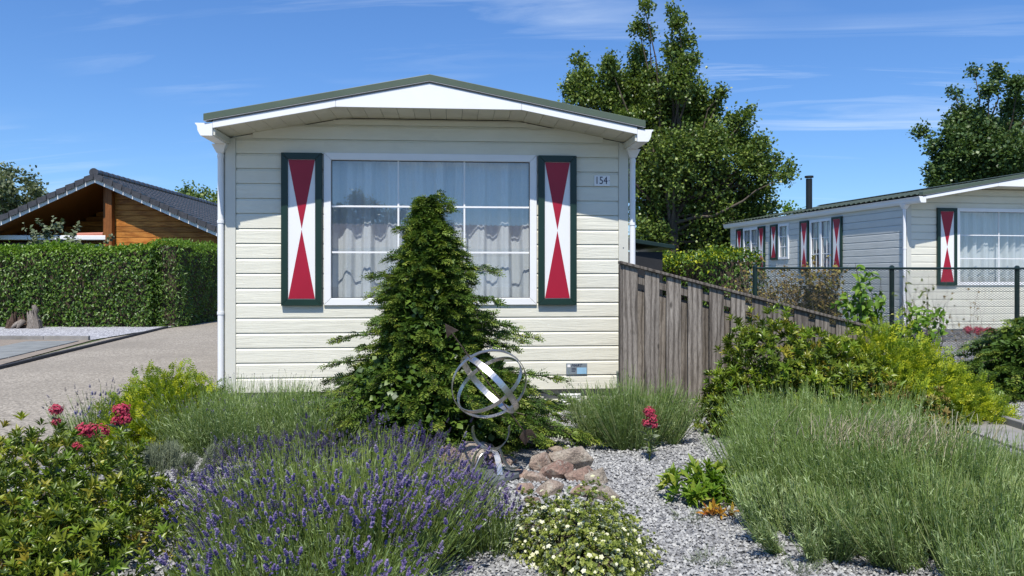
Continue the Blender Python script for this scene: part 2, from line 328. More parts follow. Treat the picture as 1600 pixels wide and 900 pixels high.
def norm(a): return a / np.maximum(np.linalg.norm(a, axis=-1, keepdims=True), 1e-9)
def frames(dirs, ups=None, roll=0.6):
    """rotation matrices whose y axis follows dirs and whose z axis leans to ups"""
    n = len(dirs); y = norm(dirs)
    if ups is None: ups = np.tile([0, 0, 1.0], (n, 1))
    ups = ups + rng.normal(0, roll, (n, 3))
    x = norm(np.cross(y, ups)); z = np.cross(x, y)
    return np.stack([x, y, z], axis=2)
class Mass:
    """joins many small shapes into one mesh with numpy; attribute rnd varies per shape"""
    def __init__(s): s.V, s.F, s.A, s.M, s.n = [], [], [], [], 0
    def scatter(s, tpl, pos, Rm, sc, mi=0, rnd=None):
        TV, TF = tpl; n = len(pos)
        if n == 0: return s
        sc = np.asarray(sc, float); sc = np.full(n, float(sc)) if sc.ndim == 0 else sc
        V = (pos[:, None] + np.einsum('nij,kj->nki', Rm * sc[:, None, None], TV)).reshape(-1, 3)
        F = (TF[None] + (np.arange(n) * len(TV))[:, None, None]).reshape(-1, 3) + s.n
        if rnd is None: rnd = rng.random(n)
        s.V.append(V); s.F.append(F); s.A.append(np.repeat(rnd, len(TV))); s.M.append(np.full(len(F), mi)); s.n += len(V)
        return s
    def tubes(s, paths, r0, r1, mi=0, seg=3, rnd=None):
        """paths (n,k,3): thin tapered stems"""
        n, k, _ = paths.shape
        if n == 0: return s
        r0 = np.broadcast_to(np.asarray(r0, float), (n,)); r1 = np.broadcast_to(np.asarray(r1, float), (n,))
        d = norm(paths[:, -1] - paths[:, 0]); a = norm(np.cross(d, rng.normal(0, 1, (n, 3)))); b = np.cross(d, a)
        ang = np.arange(seg) * 2 * np.pi / seg
        rr = r0[:, None] + (r1 - r0)[:, None] * np.linspace(0, 1, k)[None]
        off = a[:, None] * np.cos(ang)[None, :, None] + b[:, None] * np.sin(ang)[None, :, None]
        V = (paths[:, :, None] + off[:, None] * rr[:, :, None, None]).reshape(-1, 3)
        f = []
        for i in range(k - 1):
            for j in range(seg):
                j2 = (j + 1) % seg; A, B, C, D = i * seg + j, i * seg + j2, (i + 1) * seg + j2, (i + 1) * seg + j
                f += [(A, B, C), (A, C, D)]
        f = np.array(f); F = (f[None] + (np.arange(n) * k * seg)[:, None, None]).reshape(-1, 3) + s.n
        s.V.append(V); s.F.append(F); s.A.append(np.repeat(rng.random(n) if rnd is None else rnd, k * seg)); s.M.append(np.full(len(F), mi)); s.n += len(V)
        return s
    def build(s, name, mats, parent=None, kind='stuff', smooth=False, label=None, cat=None, group=None):
        V = np.concatenate(s.V); F = np.concatenate(s.F); A = np.concatenate(s.A); M = np.concatenate(s.M)
        me = bpy.data.meshes.new(name); me.vertices.add(len(V)); me.vertices.foreach_set('co', V.astype(np.float32).ravel())
        me.loops.add(len(F) * 3); me.loops.foreach_set('vertex_index', F.astype(np.int32).ravel())
        me.polygons.add(len(F)); me.polygons.foreach_set('loop_start', np.arange(len(F), dtype=np.int32) * 3)
        me.polygons.foreach_set('material_index', M.astype(np.int32))
        if smooth: me.polygons.foreach_set('use_smooth', np.ones(len(F), bool))
        for m in ([mats] if isinstance(mats, str) else mats): me.materials.append(MATS[m])
        me.update(calc_edges=True)
        at = me.attributes.new('rnd', 'FLOAT', 'POINT'); at.data.foreach_set('value', A.astype(np.float32))
        o = bpy.data.objects.new(name, me); link(o, parent, kind, label, cat, group); return o

# templates (y = along the leaf, z = its face)
def tri(*f): return np.array(f)
T_RHOMB = (np.array([(0, 0, 0), (-.5, .5, .06), (.5, .5, .06), (0, 1, -.08)], float), tri((0, 2, 1), (1, 2, 3)))
def T_leaf(w, fold=0.12, droop=0.15):
    V = np.array([(0, 0, 0), (-w * .42, .3, fold * w), (0, .3, 0), (w * .42, .3, fold * w), (-w * .45, .62, fold * w - droop * .3), (0, .62, -droop * .4), (w * .45, .62, fold * w - droop * .3), (0, 1, -droop)], float)
    return V, tri((0, 2, 1), (0, 3, 2), (1, 2, 5), (1, 5, 4), (2, 3, 6), (2, 6, 5), (4, 5, 7), (5, 6, 7))
def T_leaf4(w, fold=0.12, droop=0.15):
    V = np.array([(0, 0, 0), (-w * .47, .48, fold * w), (0, .48, -droop * .25), (w * .47, .48, fold * w), (0, 1, -droop)], float)
    return V, tri((0, 2, 1), (0, 3, 2), (1, 2, 4), (2, 3, 4))
T_LAUREL = T_leaf(0.33, 0.35, 0.10)
T_BROAD = T_leaf(0.62, 0.3, 0.25)
T_ROUND = T_leaf(0.85, 0.25, 0.15)
T_NARROW = (np.array([(0, 0, 0), (-.055, .5, .01), (.055, .5, .01), (0, 1, -.06)], float), tri((0, 2, 1), (1, 2, 3)))
def merge(parts):
    V, F, n = [], [], 0
    for v, f in parts: V.append(v); F.append(f + n); n += len(v)
    return np.concatenate(V), np.concatenate(F)
def place(tpl, pos, d, up, sc, w=1.0):
    d = np.array(d, float); d /= np.linalg.norm(d); up = np.array(up, float); x = np.cross(d, up); x /= np.linalg.norm(x) + 1e-9; z = np.cross(x, d)
    v = tpl[0] * np.array([w, 1, 1]); return v @ np.stack([x, d, z]) * sc + np.array(pos), tpl[1]
def T_spray(k=9, seed=0):
    """flat conifer spray: axis along y with short side shoots, tip drooping"""
    r = np.random.default_rng(seed); ps = []
    for i in range(k):
        t = i / k; y = t; z = -0.28 * t * t
        for s in (-1, 1):
            L = (0.42 - 0.22 * t) * r.uniform(.8, 1.2)
            ps.append(place(T_RHOMB, (0, y, z), (s * .8, .75, r.uniform(-.30, .12)), (0, 0, 1), L, 0.30))
        ps.append(place(T_RHOMB, (0, y, z), (r.uniform(-.3, .3), .7, .5), (0, 0, 1), 0.2, 0.4))
    ps.append(place(T_RHOMB, (0, .95, -.26), (0, 1, -.5), (0, 0, 1), .25, .35))
    return merge(ps)
T_SPRAYS = [T_spray(9, i) for i in range(3)]
def T_tuft(seed=0, k=4):
    r = np.random.default_rng(100 + seed); ps = []
    for i in range(k):
        t = i / k; y = t * .85; z = -0.10 * t * t
        for s_ in (-1, 1):
            ps.append(place(T_RHOMB, (0, y, z), (s_ * .9, .6, r.uniform(-.35, .25)), (0, 0, 1), (0.50 - 0.2 * t) * r.uniform(.75, 1.2), 0.40))
        ps.append(place(T_RHOMB, (0, y, z), (r.uniform(-.5, .5), .6, .7), (0, .2, 1), 0.26, 0.45))
    ps.append(place(T_RHOMB, (0, .8, -.08), (0, 1, -.1), (0, 0, 1), .3, .4))
    return merge(ps)
T_TUFTS = [T_tuft(i) for i in range(3)]
def T_rosette(n=8, tpl=T_LAUREL, seed=0, open_=0.75):
    r = np.random.default_rng(seed); ps = []
    for i in range(n):
        a = i * 2.4 + r.uniform(-.2, .2); o = open_ * (1.15 - 0.75 * i / n) * r.uniform(.85, 1.15)
        ps.append(place(tpl, (0, 0, -.25 + .35 * i / n), (math.cos(a) * o, math.sin(a) * o, 1 - o * .55), (0, 0, 1), r.uniform(.8, 1.1) * (1 - .25 * i / n)))
    v, f = merge(ps); return v[:, [0, 2, 1]] * np.array([1, 1, -1]), f      # rosette axis on y
def T_spike(seed=0, whorls=6, gap=True):
    """lavender flower spike, axis y, length 1"""
    r = np.random.default_rng(seed); ps = []
    for i in range(whorls):
        y = (0.0 if i == 0 and gap else 0.22 + 0.13 * i if gap else .16 * i)
        w = 0.17 * (1 - 0.45 * abs(i - 2.2) / whorls * 2)
        for k in range(7):
            a = k * 0.9 + i * .5 + r.uniform(-.2, .2)
            ps.append(place(T_RHOMB, (0, y, 0), (math.cos(a), r.uniform(.35, 1.0), math.sin(a)), (.01, 1, .02), w * r.uniform(.9, 1.3), 0.75))
    return merge(ps)
T_SPIKES = [T_spike(i) for i in range(3)]
T_BUDS = [T_spike(i + 10, 4, False) for i in range(2)]
T_CHIP = None
def T_chip(seed):
    r = np.random.default_rng(seed)
    v = np.array([(1, 0, 0), (-1, 0, 0), (0, 1, 0), (0, -1, 0), (0, 0, 1), (0, 0, -1)], float) * r.uniform(.6, 1.1, (6, 3)) + r.normal(0, .16, (6, 3))
    v[:, 2] *= .85; v = v[:5]
    return v, tri((0, 2, 4), (2, 1, 4), (1, 3, 4), (3, 0, 4))

def sph(n):
    v = norm(rng.normal(0, 1, (n, 3))); return v
def pick(n, k): return rng.integers(0, k, n)

# ------------------------------------------------------------------ the ground
def sheet(name, pts, z, m, label=None):
    b = MB(); b.prism([(p[0], p[1]) for p in pts], z - 0.05, z, 'z'); return b.build(name, m, kind='structure', label=label)
b = MB(); b.add([(-400, -300, 0), (400, -300, 0), (400, 600, 0), (-400, 600, 0)], [(0, 1, 2, 3)])
b.build('ground', 'ground_far', kind='structure')
def flat(name, pts, z, m):
    b = MB(); b.add([(x, y, z) for x, y in pts], [tuple(range(len(pts)))]); return b.build(name, m, kind='structure')
flat('driveway', [(-3.42, -8), (-3.42, 9), (-3.2, 40), (-9.4, 40), (-8.95, 17.0), (-7.9, 11.83), (-7.3, 8), (-6.5, -8)], 0.006, 'driveway')
flat('gravel_garden', [(-3.42, -8), (4.43, -8), (4.60, 9.9), (4.6, 24), (-3.2, 24), (-3.42, 9)], 0.012, 'gravel_base')
flat('neighbour_gravel', [(4.66, -8), (16, -8), (16, 15.5), (4.7, 15.5)], 0.05, 'gravel_base')
flat('gravel_strip', [(-40, 16.9), (-13.5, 17.0), (-8.98, 16.45), (-9.12, 20.5), (-9.2, 21.2), (-40, 21.2)], 0.02, 'gravel_far')
flat('parking_bay', [(-40, 2), (-6.95, 2), (-7.9, 11.83), (-8.96, 16.4), (-13.5, 16.9), (-40, 16.9)], 0.016, 'pavers')
# street behind the camera
flat('street', [(-60, -14), (60, -14), (60, -8.1), (-60, -8.1)], 0.006, 'driveway')

# kerbs
def kerb(name, a, bb, w, h, m, n=6, gap=0.008, label=None, cat='kerb'):
    a, bb = Vector(a), Vector(bb); L = (bb - a).length; ang = math.atan2((bb - a).y, (bb - a).x)
    root = thing(name, label, cat, (a.x, a.y, 0), ang)
    me = None; l = L / n
    for i in range(n):
        if me is None:
            o = MB().box(gap / 2, l - gap / 2, -w / 2, w / 2, -0.1, h).build('kerb_stone', m, root, 0.008); me = o.data
        else:
            o = bpy.data.objects.new('kerb_stone', me); link(o, root); bv = o.modifiers.new('edge', 'BEVEL'); bv.width = .008; bv.segments = 2; bv.limit_method = 'ANGLE'
        o.location = (i * l, random.uniform(-.003, .003), random.uniform(-.003, .003))
    return root
kerb('driveway_kerb', (-6.5, 4.8, 0), (-9.12, 20.3, 0), 0.08, 0.055, 'edging_dark', 16, label='dark narrow kerb along the left side of the driveway')
kerb('edging_strip', (-20, 17.0, 0), (-9.05, 16.45, 0), 0.08, 0.10, 'concrete', 11, label='low grey concrete edging between the tan pavers and the grey gravel strip')
kerb('path_edging', (4.42, 3.0, 0), (4.62, 9.6, 0), 0.06, 0.10, 'concrete', 7, label='thin upright concrete edging beside the slab path on the right')
# large grey slabs along the parking bay
root = thing('slab_row', 'row of large grey concrete slabs along the driveway kerb', 'paving', (0, 0, 0))
a, bb = Vector((-7.05, 6.4, 0)), Vector((-8.98, 16.1, 0)); d = (bb - a).normalized(); nrm = Vector((-d.y, d.x, 0))
for i in range(9):
    p = a + d * (i * 1.1) + nrm * 0.09
    MB().prism([(q.x, q.y) for q in (p, p + d * 1.08, p + d * 1.08 + nrm * 1.0, p + nrm * 1.0)], -.02, 0.034, 'z').build('slab', 'slab_grey', root, 0.005)
root = thing('slab_path', 'grey concrete slab path beside the upright edging on the right', 'path', (3.92, 3.2, 0), R(-1.8) * -1 * -1)
for i in range(13):
    MB().box(0.0, 0.5, i * 0.5 + .004, i * 0.5 + .496, -.02, 0.035).build('slab', 'concrete', root, 0.005).rotation_euler = (0, 0, 0)
root.rotation_euler = (0, 0, R(-1.7))

# gravel chips (real stones near the camera)
m = Mass()
def chips(n, x0, x1, y0, y1, s0, s1, z=0.012):
    P = np.stack([rng.uniform(x0, x1, n), rng.uniform(y0, y1, n), np.full(n, z) + rng.uniform(0.0, .012, n)], 1)
    ang = rng.uniform(0, 2 * np.pi, n); d = np.stack([np.cos(ang), np.sin(ang), rng.normal(0, .25, n)], 1); Rm = frames(d, None, .25)
    sc = rng.uniform(s0, s1, n); k = pick(n, 5)
    for j in range(5):
        q = k == j; m.scatter(T_chip(j), P[q], Rm[q], sc[q], 0)
chips(26000, -0.2, 2.7, 3.4, 5.6, .007, .016)
chips(13000, -3.3, -0.9, 4.2, 6.3, .007, .016)
chips(12000, 0.2, 2.6, 5.6, 8.0, .008, .018)
chips(9000, 4.7, 7.5, 6.0, 10.5, .009, .02, .05)
chips(5000, -0.9, -0.2, 3.4, 5.6, .007, .016); chips(3000, -2.0, -0.9, 3.4, 4.3, .007, .016)
m.build('gravel', 'gravel_chip', kind='stuff')

# ------------------------------------------------------------------ chalets
PITCH = 0.153
def prof_y(t):
    """how far a lap board stands off the wall, t = height within the board"""
    return -0.020 if t <= 0.124 else -0.020 + (t - 0.124) / 0.025 * 0.014
def plank(root, u0, u1, zr, za, zb, m, loc, rot):
    zs = [za] + [z for z in (zr + .124,) if za < z < zb] + [min(zb, zr + .149)]
    if zs[-1] - za < 0.006: return
    pts = [(prof_y(z - zr), z) for z in zs] + [(0.0, zs[-1]), (0.0, za)]
    o = MB().prism(pts, u0, u1, 'x').build('plank', m, root, 0, loc=loc, rot=rot); return o
def clad(root, u0, u1, z0, z1, openings, m, loc=None, rot=None, topfn=None):
    z = z0
    while z < z1 - 0.01:
        zt = min(z + PITCH, z1)
        a, bb = u0, u1
        if topfn:
            rg = topfn(z + .05)
            if rg is None: z += PITCH; continue
            a, bb = max(a, rg[0]), min(bb, rg[1])
        ops = sorted([o for o in openings if o[2] < zt - .004 and o[3] > z + .004])
        x = a
        for o in ops:
            if o[0] > x: plank(root, x, min(o[0], bb), z, z, zt, m, loc, rot)
            if o[2] > z + .004: plank(root, max(o[0], a), min(o[1], bb), z, z, o[2], m, loc, rot)
            if o[3] < zt - .004: plank(root, max(o[0], a), min(o[1], bb), z, o[3], zt, m, loc, rot)
            x = o[1]
        if x < bb: plank(root, x, bb, z, z, zt, m, loc, rot)
        z += PITCH
def core(root, u0, u1, z0, z1, openings, m, t=0.10, loc=None, rot=None, top=None):
    """the wall behind the boards, with real openings"""
    b = MB(); xs = u0
    ops = sorted(openings)
    for o in ops:
        b.box(xs, o[0], 0.001, t, z0, z1); b.box(o[0], o[1], 0.001, t, z0, o[2]); b.box(o[0], o[1], 0.001, t, o[3], z1); xs = o[1]
    b.box(xs, u1, 0.001, t, z0, z1)
    if top: b.prism(top, 0.001, t, 'y')
    return b.build('wall', m, root, loc=loc, rot=rot)
def window(root, u0, u1, z0, z1, cols, rows, loc=None, rot=None, fw=0.072, mid=(), curtain=True, seed=0, bar=0.018):
    """frame with mitred rails, glazing bars, panes and net curtain; mid = centre mullions"""
    f = MB(); y0, y1 = -0.045, 0.05; w = fw
    def rail(q): f.add([(x, y, z) for y in (y0, y1) for x, z in q], [(0, 1, 2, 3), (7, 6, 5, 4), (0, 4, 5, 1), (1, 5, 6, 2), (2, 6, 7, 3), (3, 7, 4, 0)])
    g = .0012
    rail([(u0 + g, z0), (u1 - g, z0), (u1 - w - g, z0 + w), (u0 + w + g, z0 + w)]); rail([(u0 + g, z1), (u0 + w + g, z1 - w), (u1 - w - g, z1 - w), (u1 - g, z1)])
    rail([(u0, z0 + g), (u0 + w, z0 + w + g), (u0 + w, z1 - w - g), (u0, z1 - g)]); rail([(u1, z0 + g), (u1, z1 - g), (u1 - w, z1 - w - g), (u1 - w, z0 + w + g)])
    o = f.build('window', 'white_plastic', root, 0.004, loc=loc, rot=rot)
    MB().box(u0 - .002, u1 + .002, -.012, .0, z0 - .012, z0 - .002).build('drip_strip', 'grey_metal', o)
    secs = []; x = u0 + w
    for c in list(mid) + [None]:
        if c is None: secs.append((x, u1 - w))
        else:
            secs.append((x, c - .04)); MB().box(c - .04, c + .04, -.035, .045, z0 + w, z1 - w).build('mullion', 'white_plastic', o, .004); x = c + .04
    for (a, bb) in secs:
        MB().box(a, a + .006, -.004, .008, z0 + w, z1 - w).box(bb - .006, bb, -.004, .008, z0 + w, z1 - w).box(a + .006, bb - .006, -.004, .008, z0 + w, z0 + w + .006).box(a + .006, bb - .006, -.004, .008, z1 - w - .006, z1 - w).build('seal', 'black_plastic', o)
        for i in range(1, cols):
            x = a + (bb - a) * i / cols; MB().box(x - bar / 2, x + bar / 2, -.008, .0, z0 + w, z1 - w).build('glazing_bar', 'white_plastic', o)
        for j in range(1, rows):
            z = z0 + w + (z1 - z0 - 2 * w) * j / rows; MB().box(a + .006, bb - .006, -.011, -.009 + .006, z - bar / 2, z + bar / 2).build('glazing_bar', 'white_plastic', o)
        for i in range(cols):
            for j in range(rows):
                xa, xb = a + (bb - a) * i / cols + .001, a + (bb - a) * (i + 1) / cols - .001; hh = (z1 - z0 - 2 * w) / rows; za = z0 + w + hh * j + .001; zb = za + hh - .002
                MB().add([(xa, .004, za), (xb, .004, za), (xb, .004, zb), (xa, .004, zb)], [(0, 1, 2, 3)]).build('pane', 'glass', o)
    if curtain:
        r = np.random.default_rng(seed); n = int((u1 - u0) / 0.009); xs = np.linspace(u0 + w * .6, u1 - w * .6, n)
        ph = r.uniform(0, 6, 5); cz = 9; V = []
        for j in range(cz):
            tz = j / (cz - 1); zz = z1 - w * .5 - (z1 - z0 - w) * tz
            warp = xs + .02 * np.sin(xs * 5 + ph[0] + tz * 1.3)
            w1 = np.sin(warp * 27 + ph[1] + .8 * np.sin(warp * 6 + ph[2])); y = .15 + (.040 + .022 * tz) * np.tanh(w1 * 2.2) * (.75 + .25 * np.sin(warp * 9 + ph[3])) + .006 * np.sin(warp * 95 + ph[4])
            V += [(x, yy, zz) for x, yy in zip(xs, y)]
        F = [(j * n + i, j * n + i + 1, (j + 1) * n + i + 1, (j + 1) * n + i) for j in range(cz - 1) for i in range(n - 1)]
        MB().add(V, F).build('curtain', 'net_curtain', o, smooth=True)
    return o
def shutter(root, u0, u1, z0, z1, loc=None, rot=None, fw=0.068):
    t0, t1 = -0.022, -0.068
    s_ = MB().box(u0 + fw - .004, u1 - fw + .004, -.052, t0, z0 + fw - .004, z1 - fw + .004).build('shutter', 'shutter_white', root, loc=loc, rot=rot)
    f = MB(); g = .0008
    def rail(q): f.add([(x, y, z) for y in (t1, t0) for x, z in q], [(0, 1, 2, 3), (7, 6, 5, 4), (0, 4, 5, 1), (1, 5, 6, 2), (2, 6, 7, 3), (3, 7, 4, 0)])
    rail([(u0 + g, z0), (u1 - g, z0), (u1 - fw - g, z0 + fw), (u0 + fw + g, z0 + fw)]); rail([(u0 + g, z1), (u0 + fw + g, z1 - fw), (u1 - fw - g, z1 - fw), (u1 - g, z1)])
    rail([(u0, z0 + g), (u0 + fw, z0 + fw + g), (u0 + fw, z1 - fw - g), (u0, z1 - g)]); rail([(u1, z0 + g), (u1, z1 - g), (u1 - fw, z1 - fw - g), (u1 - fw, z0 + fw + g)])
    f.build('shutter_frame', 'dark_green', s_, 0.003)
    a, bb, c, d = u0 + fw + .003, u1 - fw - .003, z0 + fw + .003, z1 - fw - .003; um, zm = (a + bb) / 2, (c + d) / 2
    for q in ([(a, d), (um, zm + .006), (bb, d)], [(a, c), (bb, c), (um, zm - .006)]):
        MB().prism(q, -.0545, -.0515, 'y').build('red_triangle', 'shutter_red', s_)
    return s_

def chalet(label, origin, yaw, Wd, dep, base, apex, eave_z, brk, win, shut, front_rows, side_ops=(), side_wins=(), side_shuts=(), cat='house', curt_seed=1):
    """Wd wide gable front with boards, overhanging gable roof, gutters and downpipes. eave_z: underside at the wall, brk: half width of the flat soffit"""
    root = thing('chalet', label, cat, (origin[0], origin[1], 0), R(yaw))
    uc = Wd / 2; OH = 0.55
    slope = (apex - (eave_z + 0.07)) / (uc + .045)                 # roof underside
    zb = eave_z + (uc - brk) * slope * 0.96                       # flat soffit height
    def soff(u):
        a = abs(u - uc)
        return zb if a <= brk else zb - (a - brk) / (uc - brk) * (zb - eave_z)
    def topfn(z):
        if z <= eave_z: return (0.105, Wd - .105)
        if z >= zb: return None
        k = uc - (brk + (zb - z) / (zb - eave_z) * (uc - brk)); return (max(k, .105), min(Wd - k, Wd - .105))
    ops = [win[:4]]
    mt = 'siding'
    core(root, 0.0, Wd, base, eave_z - .004, ops, 'siding', top=[(0, eave_z - .003), (Wd, eave_z - .003), (uc + brk, zb - .003), (uc - brk, zb - .003)])
    clad(root, 0.106, Wd - .106, base, zb - .02, ops, mt, topfn=topfn)
    for a in (0.0, Wd - .104): MB().box(a, a + .104, -.030, 0.0, base - .012, eave_z + (.0 if a == 0 else 0) - .002).build('corner_board', 'trim_cream', root, .003)
    window(root, *win[:4], win[4], win[5], seed=curt_seed, mid=win[6] if len(win) > 6 else ())
    for a in shut: shutter(root, *a)
    # side and back walls
    L, Rt, Bk = ((0, dep, 0), (0, 0, R(-90))), ((Wd, 0, 0), (0, 0, R(90))), ((Wd, dep, 0), (0, 0, R(180)))
    core(root, 0.1, dep - .1, base, eave_z - .004, [o for o in side_ops], 'siding_side', loc=L[0], rot=L[1])
    clad(root, 0.08, dep - .08, base, eave_z - .03, side_ops, 'siding_side', loc=L[0], rot=L[1])
    core(root, 0.1, dep - .1, base, eave_z - .004, [], 'siding_side', loc=Rt[0], rot=Rt[1]); clad(root, 0.08, dep - .08, base, eave_z - .03, [], 'siding_side', loc=Rt[0], rot=Rt[1])
    core(root, 0, Wd, base, eave_z, [], 'siding_side', loc=Bk[0], rot=Bk[1], top=[(0, eave_z), (Wd, eave_z), (uc, apex - .05)])
    for x0 in (0.0, dep - .08): MB().box(x0, x0 + .079, -.026, 0, base, eave_z - .03).build('corner_board', 'trim_cream', root, .002, loc=L[0], rot=L[1])
    for w_ in side_wins: window(root, *w_[:4], w_[4], w_[5], loc=L[0], rot=L[1], mid=w_[6], fw=.06, seed=int(w_[0] * 10), bar=.022)
    for w_ in side_shuts: shutter(root, *w_, loc=L[0], rot=L[1], fw=.05)
    # dark room behind the windows
    MB().add([(.12, .6, base), (Wd - .12, .6, base), (Wd - .12, dep - .2, base), (.12, dep - .2, base), (.12, .6, eave_z), (Wd - .12, .6, eave_z), (Wd - .12, dep - .2, eave_z), (.12, dep - .2, eave_z)],
             [(0, 1, 2, 3), (4, 5, 6, 7), (1, 2, 6, 5), (2, 3, 7, 6)]).add([(.101, .101, eave_z - .05), (Wd - .101, .101, eave_z - .05), (Wd - .101, dep - .101, eave_z - .05), (.101, dep - .101, eave_z - .05), (.101, .101, base + .05), (Wd - .101, .101, base + .05), (Wd - .101, dep - .101, base + .05), (.101, dep - .101, base + .05)], [(0, 1, 2, 3), (4, 5, 6, 7)]).build('room', 'room_wall', root)
    # soffit boards, running from the fascia to the wall
    n = int((Wd + .0) / 0.155)
    for i in range(n):
        a, bb = Wd * i / n + .002, Wd * (i + 1) / n - .002
        MB().add([(a, -OH + .02, soff(a)), (bb, -OH + .02, soff(bb)), (bb, -.001, soff(bb) + .004), (a, -.001, soff(a) + .004), (a, -OH + .02, soff(a) + .012), (bb, -OH + .02, soff(bb) + .012), (bb, -.001, soff(bb) + .016), (a, -.001, soff(a) + .016)],
                 [(0, 3, 2, 1), (4, 5, 6, 7), (0, 1, 5, 4), (1, 2, 6, 5), (2, 3, 7, 6), (3, 0, 4, 7)]).build('soffit_board', 'soffit', root)
    # fascia: side strips and the flat gable panel
    def rz(u): return apex - abs(u - uc) * slope                   # underside of the metal roof
    e = .032
    zf = lambda u: rz(u) - .022
    for q in ([(e, soff(0) + .001), (uc - brk - .001, soff(uc - brk)), (uc - brk - .001, zf(uc - brk)), (e, zf(e))],
              [(Wd - e, soff(Wd) + .001), (Wd - e, zf(Wd - e)), (uc + brk + .001, zf(uc + brk)), (uc + brk + .001, soff(uc + brk))],
              [(uc - brk + .001, zb), (uc + brk - .001, zb), (uc + brk - .001, zf(uc + brk)), (uc, zf(uc)), (uc - brk + .001, zf(uc - brk))]):
        MB().prism(q, -OH, -OH + .02, 'y').build('fascia', 'white_plastic', root, .002)
    MB().prism([(e, rz(e) - .02), (uc, rz(uc) - .02), (Wd - e, rz(Wd - e) - .02), (Wd - e, rz(Wd - e)), (uc, rz(uc)), (e, rz(e))], -OH + .012, -OH + .03, 'y').build('roof_batten', 'grey_metal', root)
    # metal roof: ribbed sheets and the smooth verge trim
    b = MB(); vs = np.arange(-OH + .06, dep + .35, .025); us = np.linspace(-.05, uc, 24)
    V, F = [], []; nv = len(vs)
    for side in (0, 1):
        o0 = len(V)
        for k, u in enumerate(us):
            for v in vs:
                st = ((uc - u) / .35) % 1.0 * -.016
                z = rz(max(u, 0)) - (0 if u > 0 else -u * slope) + .035 + .013 * math.sin(v * 2 * math.pi / .18) + .008 * math.sin(v * 4 * math.pi / .18 + 1) + st
                V.append((u if side == 0 else Wd - u, v, z))
        nu = len(us)
        F += [(o0 + k * nv + i, o0 + (k + 1) * nv + i, o0 + (k + 1) * nv + i + 1, o0 + k * nv + i + 1) for k in range(nu - 1) for i in range(nv - 1)]
    roof = b.add(V, F).build('roof', 'roof_green', root, smooth=True)
    tr = .066
    MB().prism([(-.05, rz(0) - .05 * slope), (uc, rz(uc)), (Wd + .05, rz(Wd) - .05 * slope), (Wd + .05, rz(Wd) - .05 * slope + tr), (uc, rz(uc) + tr), (-.05, rz(0) - .05 * slope + tr)], -OH - .012, -OH + .10, 'y').build('verge_trim', 'roof_edge', roof, .004)
    MB().prism([(-.045, rz(0) - .05 * slope - .006), (uc, rz(uc) - .006), (Wd + .045, rz(Wd) - .05 * slope - .006), (Wd + .045, rz(Wd) - .05 * slope - .001), (uc, rz(uc) - .001), (-.045, rz(0) - .05 * slope - .001)], -OH - .016, -OH - .004, 'y').build('verge_lip', 'grey_metal', roof)
    MB().prism([(uc - .09, rz(uc) + .05), (uc, rz(uc) + tr + .012), (uc + .09, rz(uc) + .05)], -OH + .10, dep + .3, 'y').build('ridge_cap', 'roof_green', roof, .004)
    # gutters with ogee ends, outlets and pipes
    gz = eave_z - .073
    for s in (0, 1):
        X = (lambda u: u) if s == 0 else (lambda u: Wd - u)
        pr = [(X(-.133), gz + .121), (X(-.128), gz + .108), (X(-.118), gz + .100), (X(-.112), gz + .085), (X(-.108), gz + .05), (X(-.094), gz + .022), (X(-.080), gz), (X(.030), gz), (X(.030), gz + .121)]
        MB().prism(pr, -OH + .002, dep + .3, 'y').build('gutter', 'white_plastic', root, .002)
        MB().box(min(X(.031), X(.05)), max(X(.031), X(.05)), -OH + .022, -.031, gz + .01, eave_z - .001).build('eaves_board', 'trim_cream', root)
        xc = X(-.045)
        # funnel and pipe
        q0 = [(xc - .07, -.10), (xc + .07, -.10), (xc + .07, .04), (xc - .07, .04)]; q1 = [(xc - .034, -.055), (xc + .034, -.055), (xc + .034, .012), (xc - .034, .012)]
        MB().add([(x, y, gz) for x, y in q0] + [(x, y, gz - .085) for x, y in q1], [(0, 1, 2, 3), (4, 7, 6, 5), (0, 4, 5, 1), (1, 5, 6, 2), (2, 6, 7, 3), (3, 7, 4, 0)]).build('pipe_funnel', 'white_plastic', root, .004)
        pipe = MB().tube([(xc, -.02, gz - .08), (xc, -.02, base - .12)], .031, 16).build('downpipe', 'white_plastic', root, smooth=False)
        for zz in (gz - .13, 1.93, 1.0): MB().tube([(xc, -.02, zz), (xc, -.02, zz + .03)], .036, 16).build('pipe_clip', 'white_plastic', pipe)
    return root

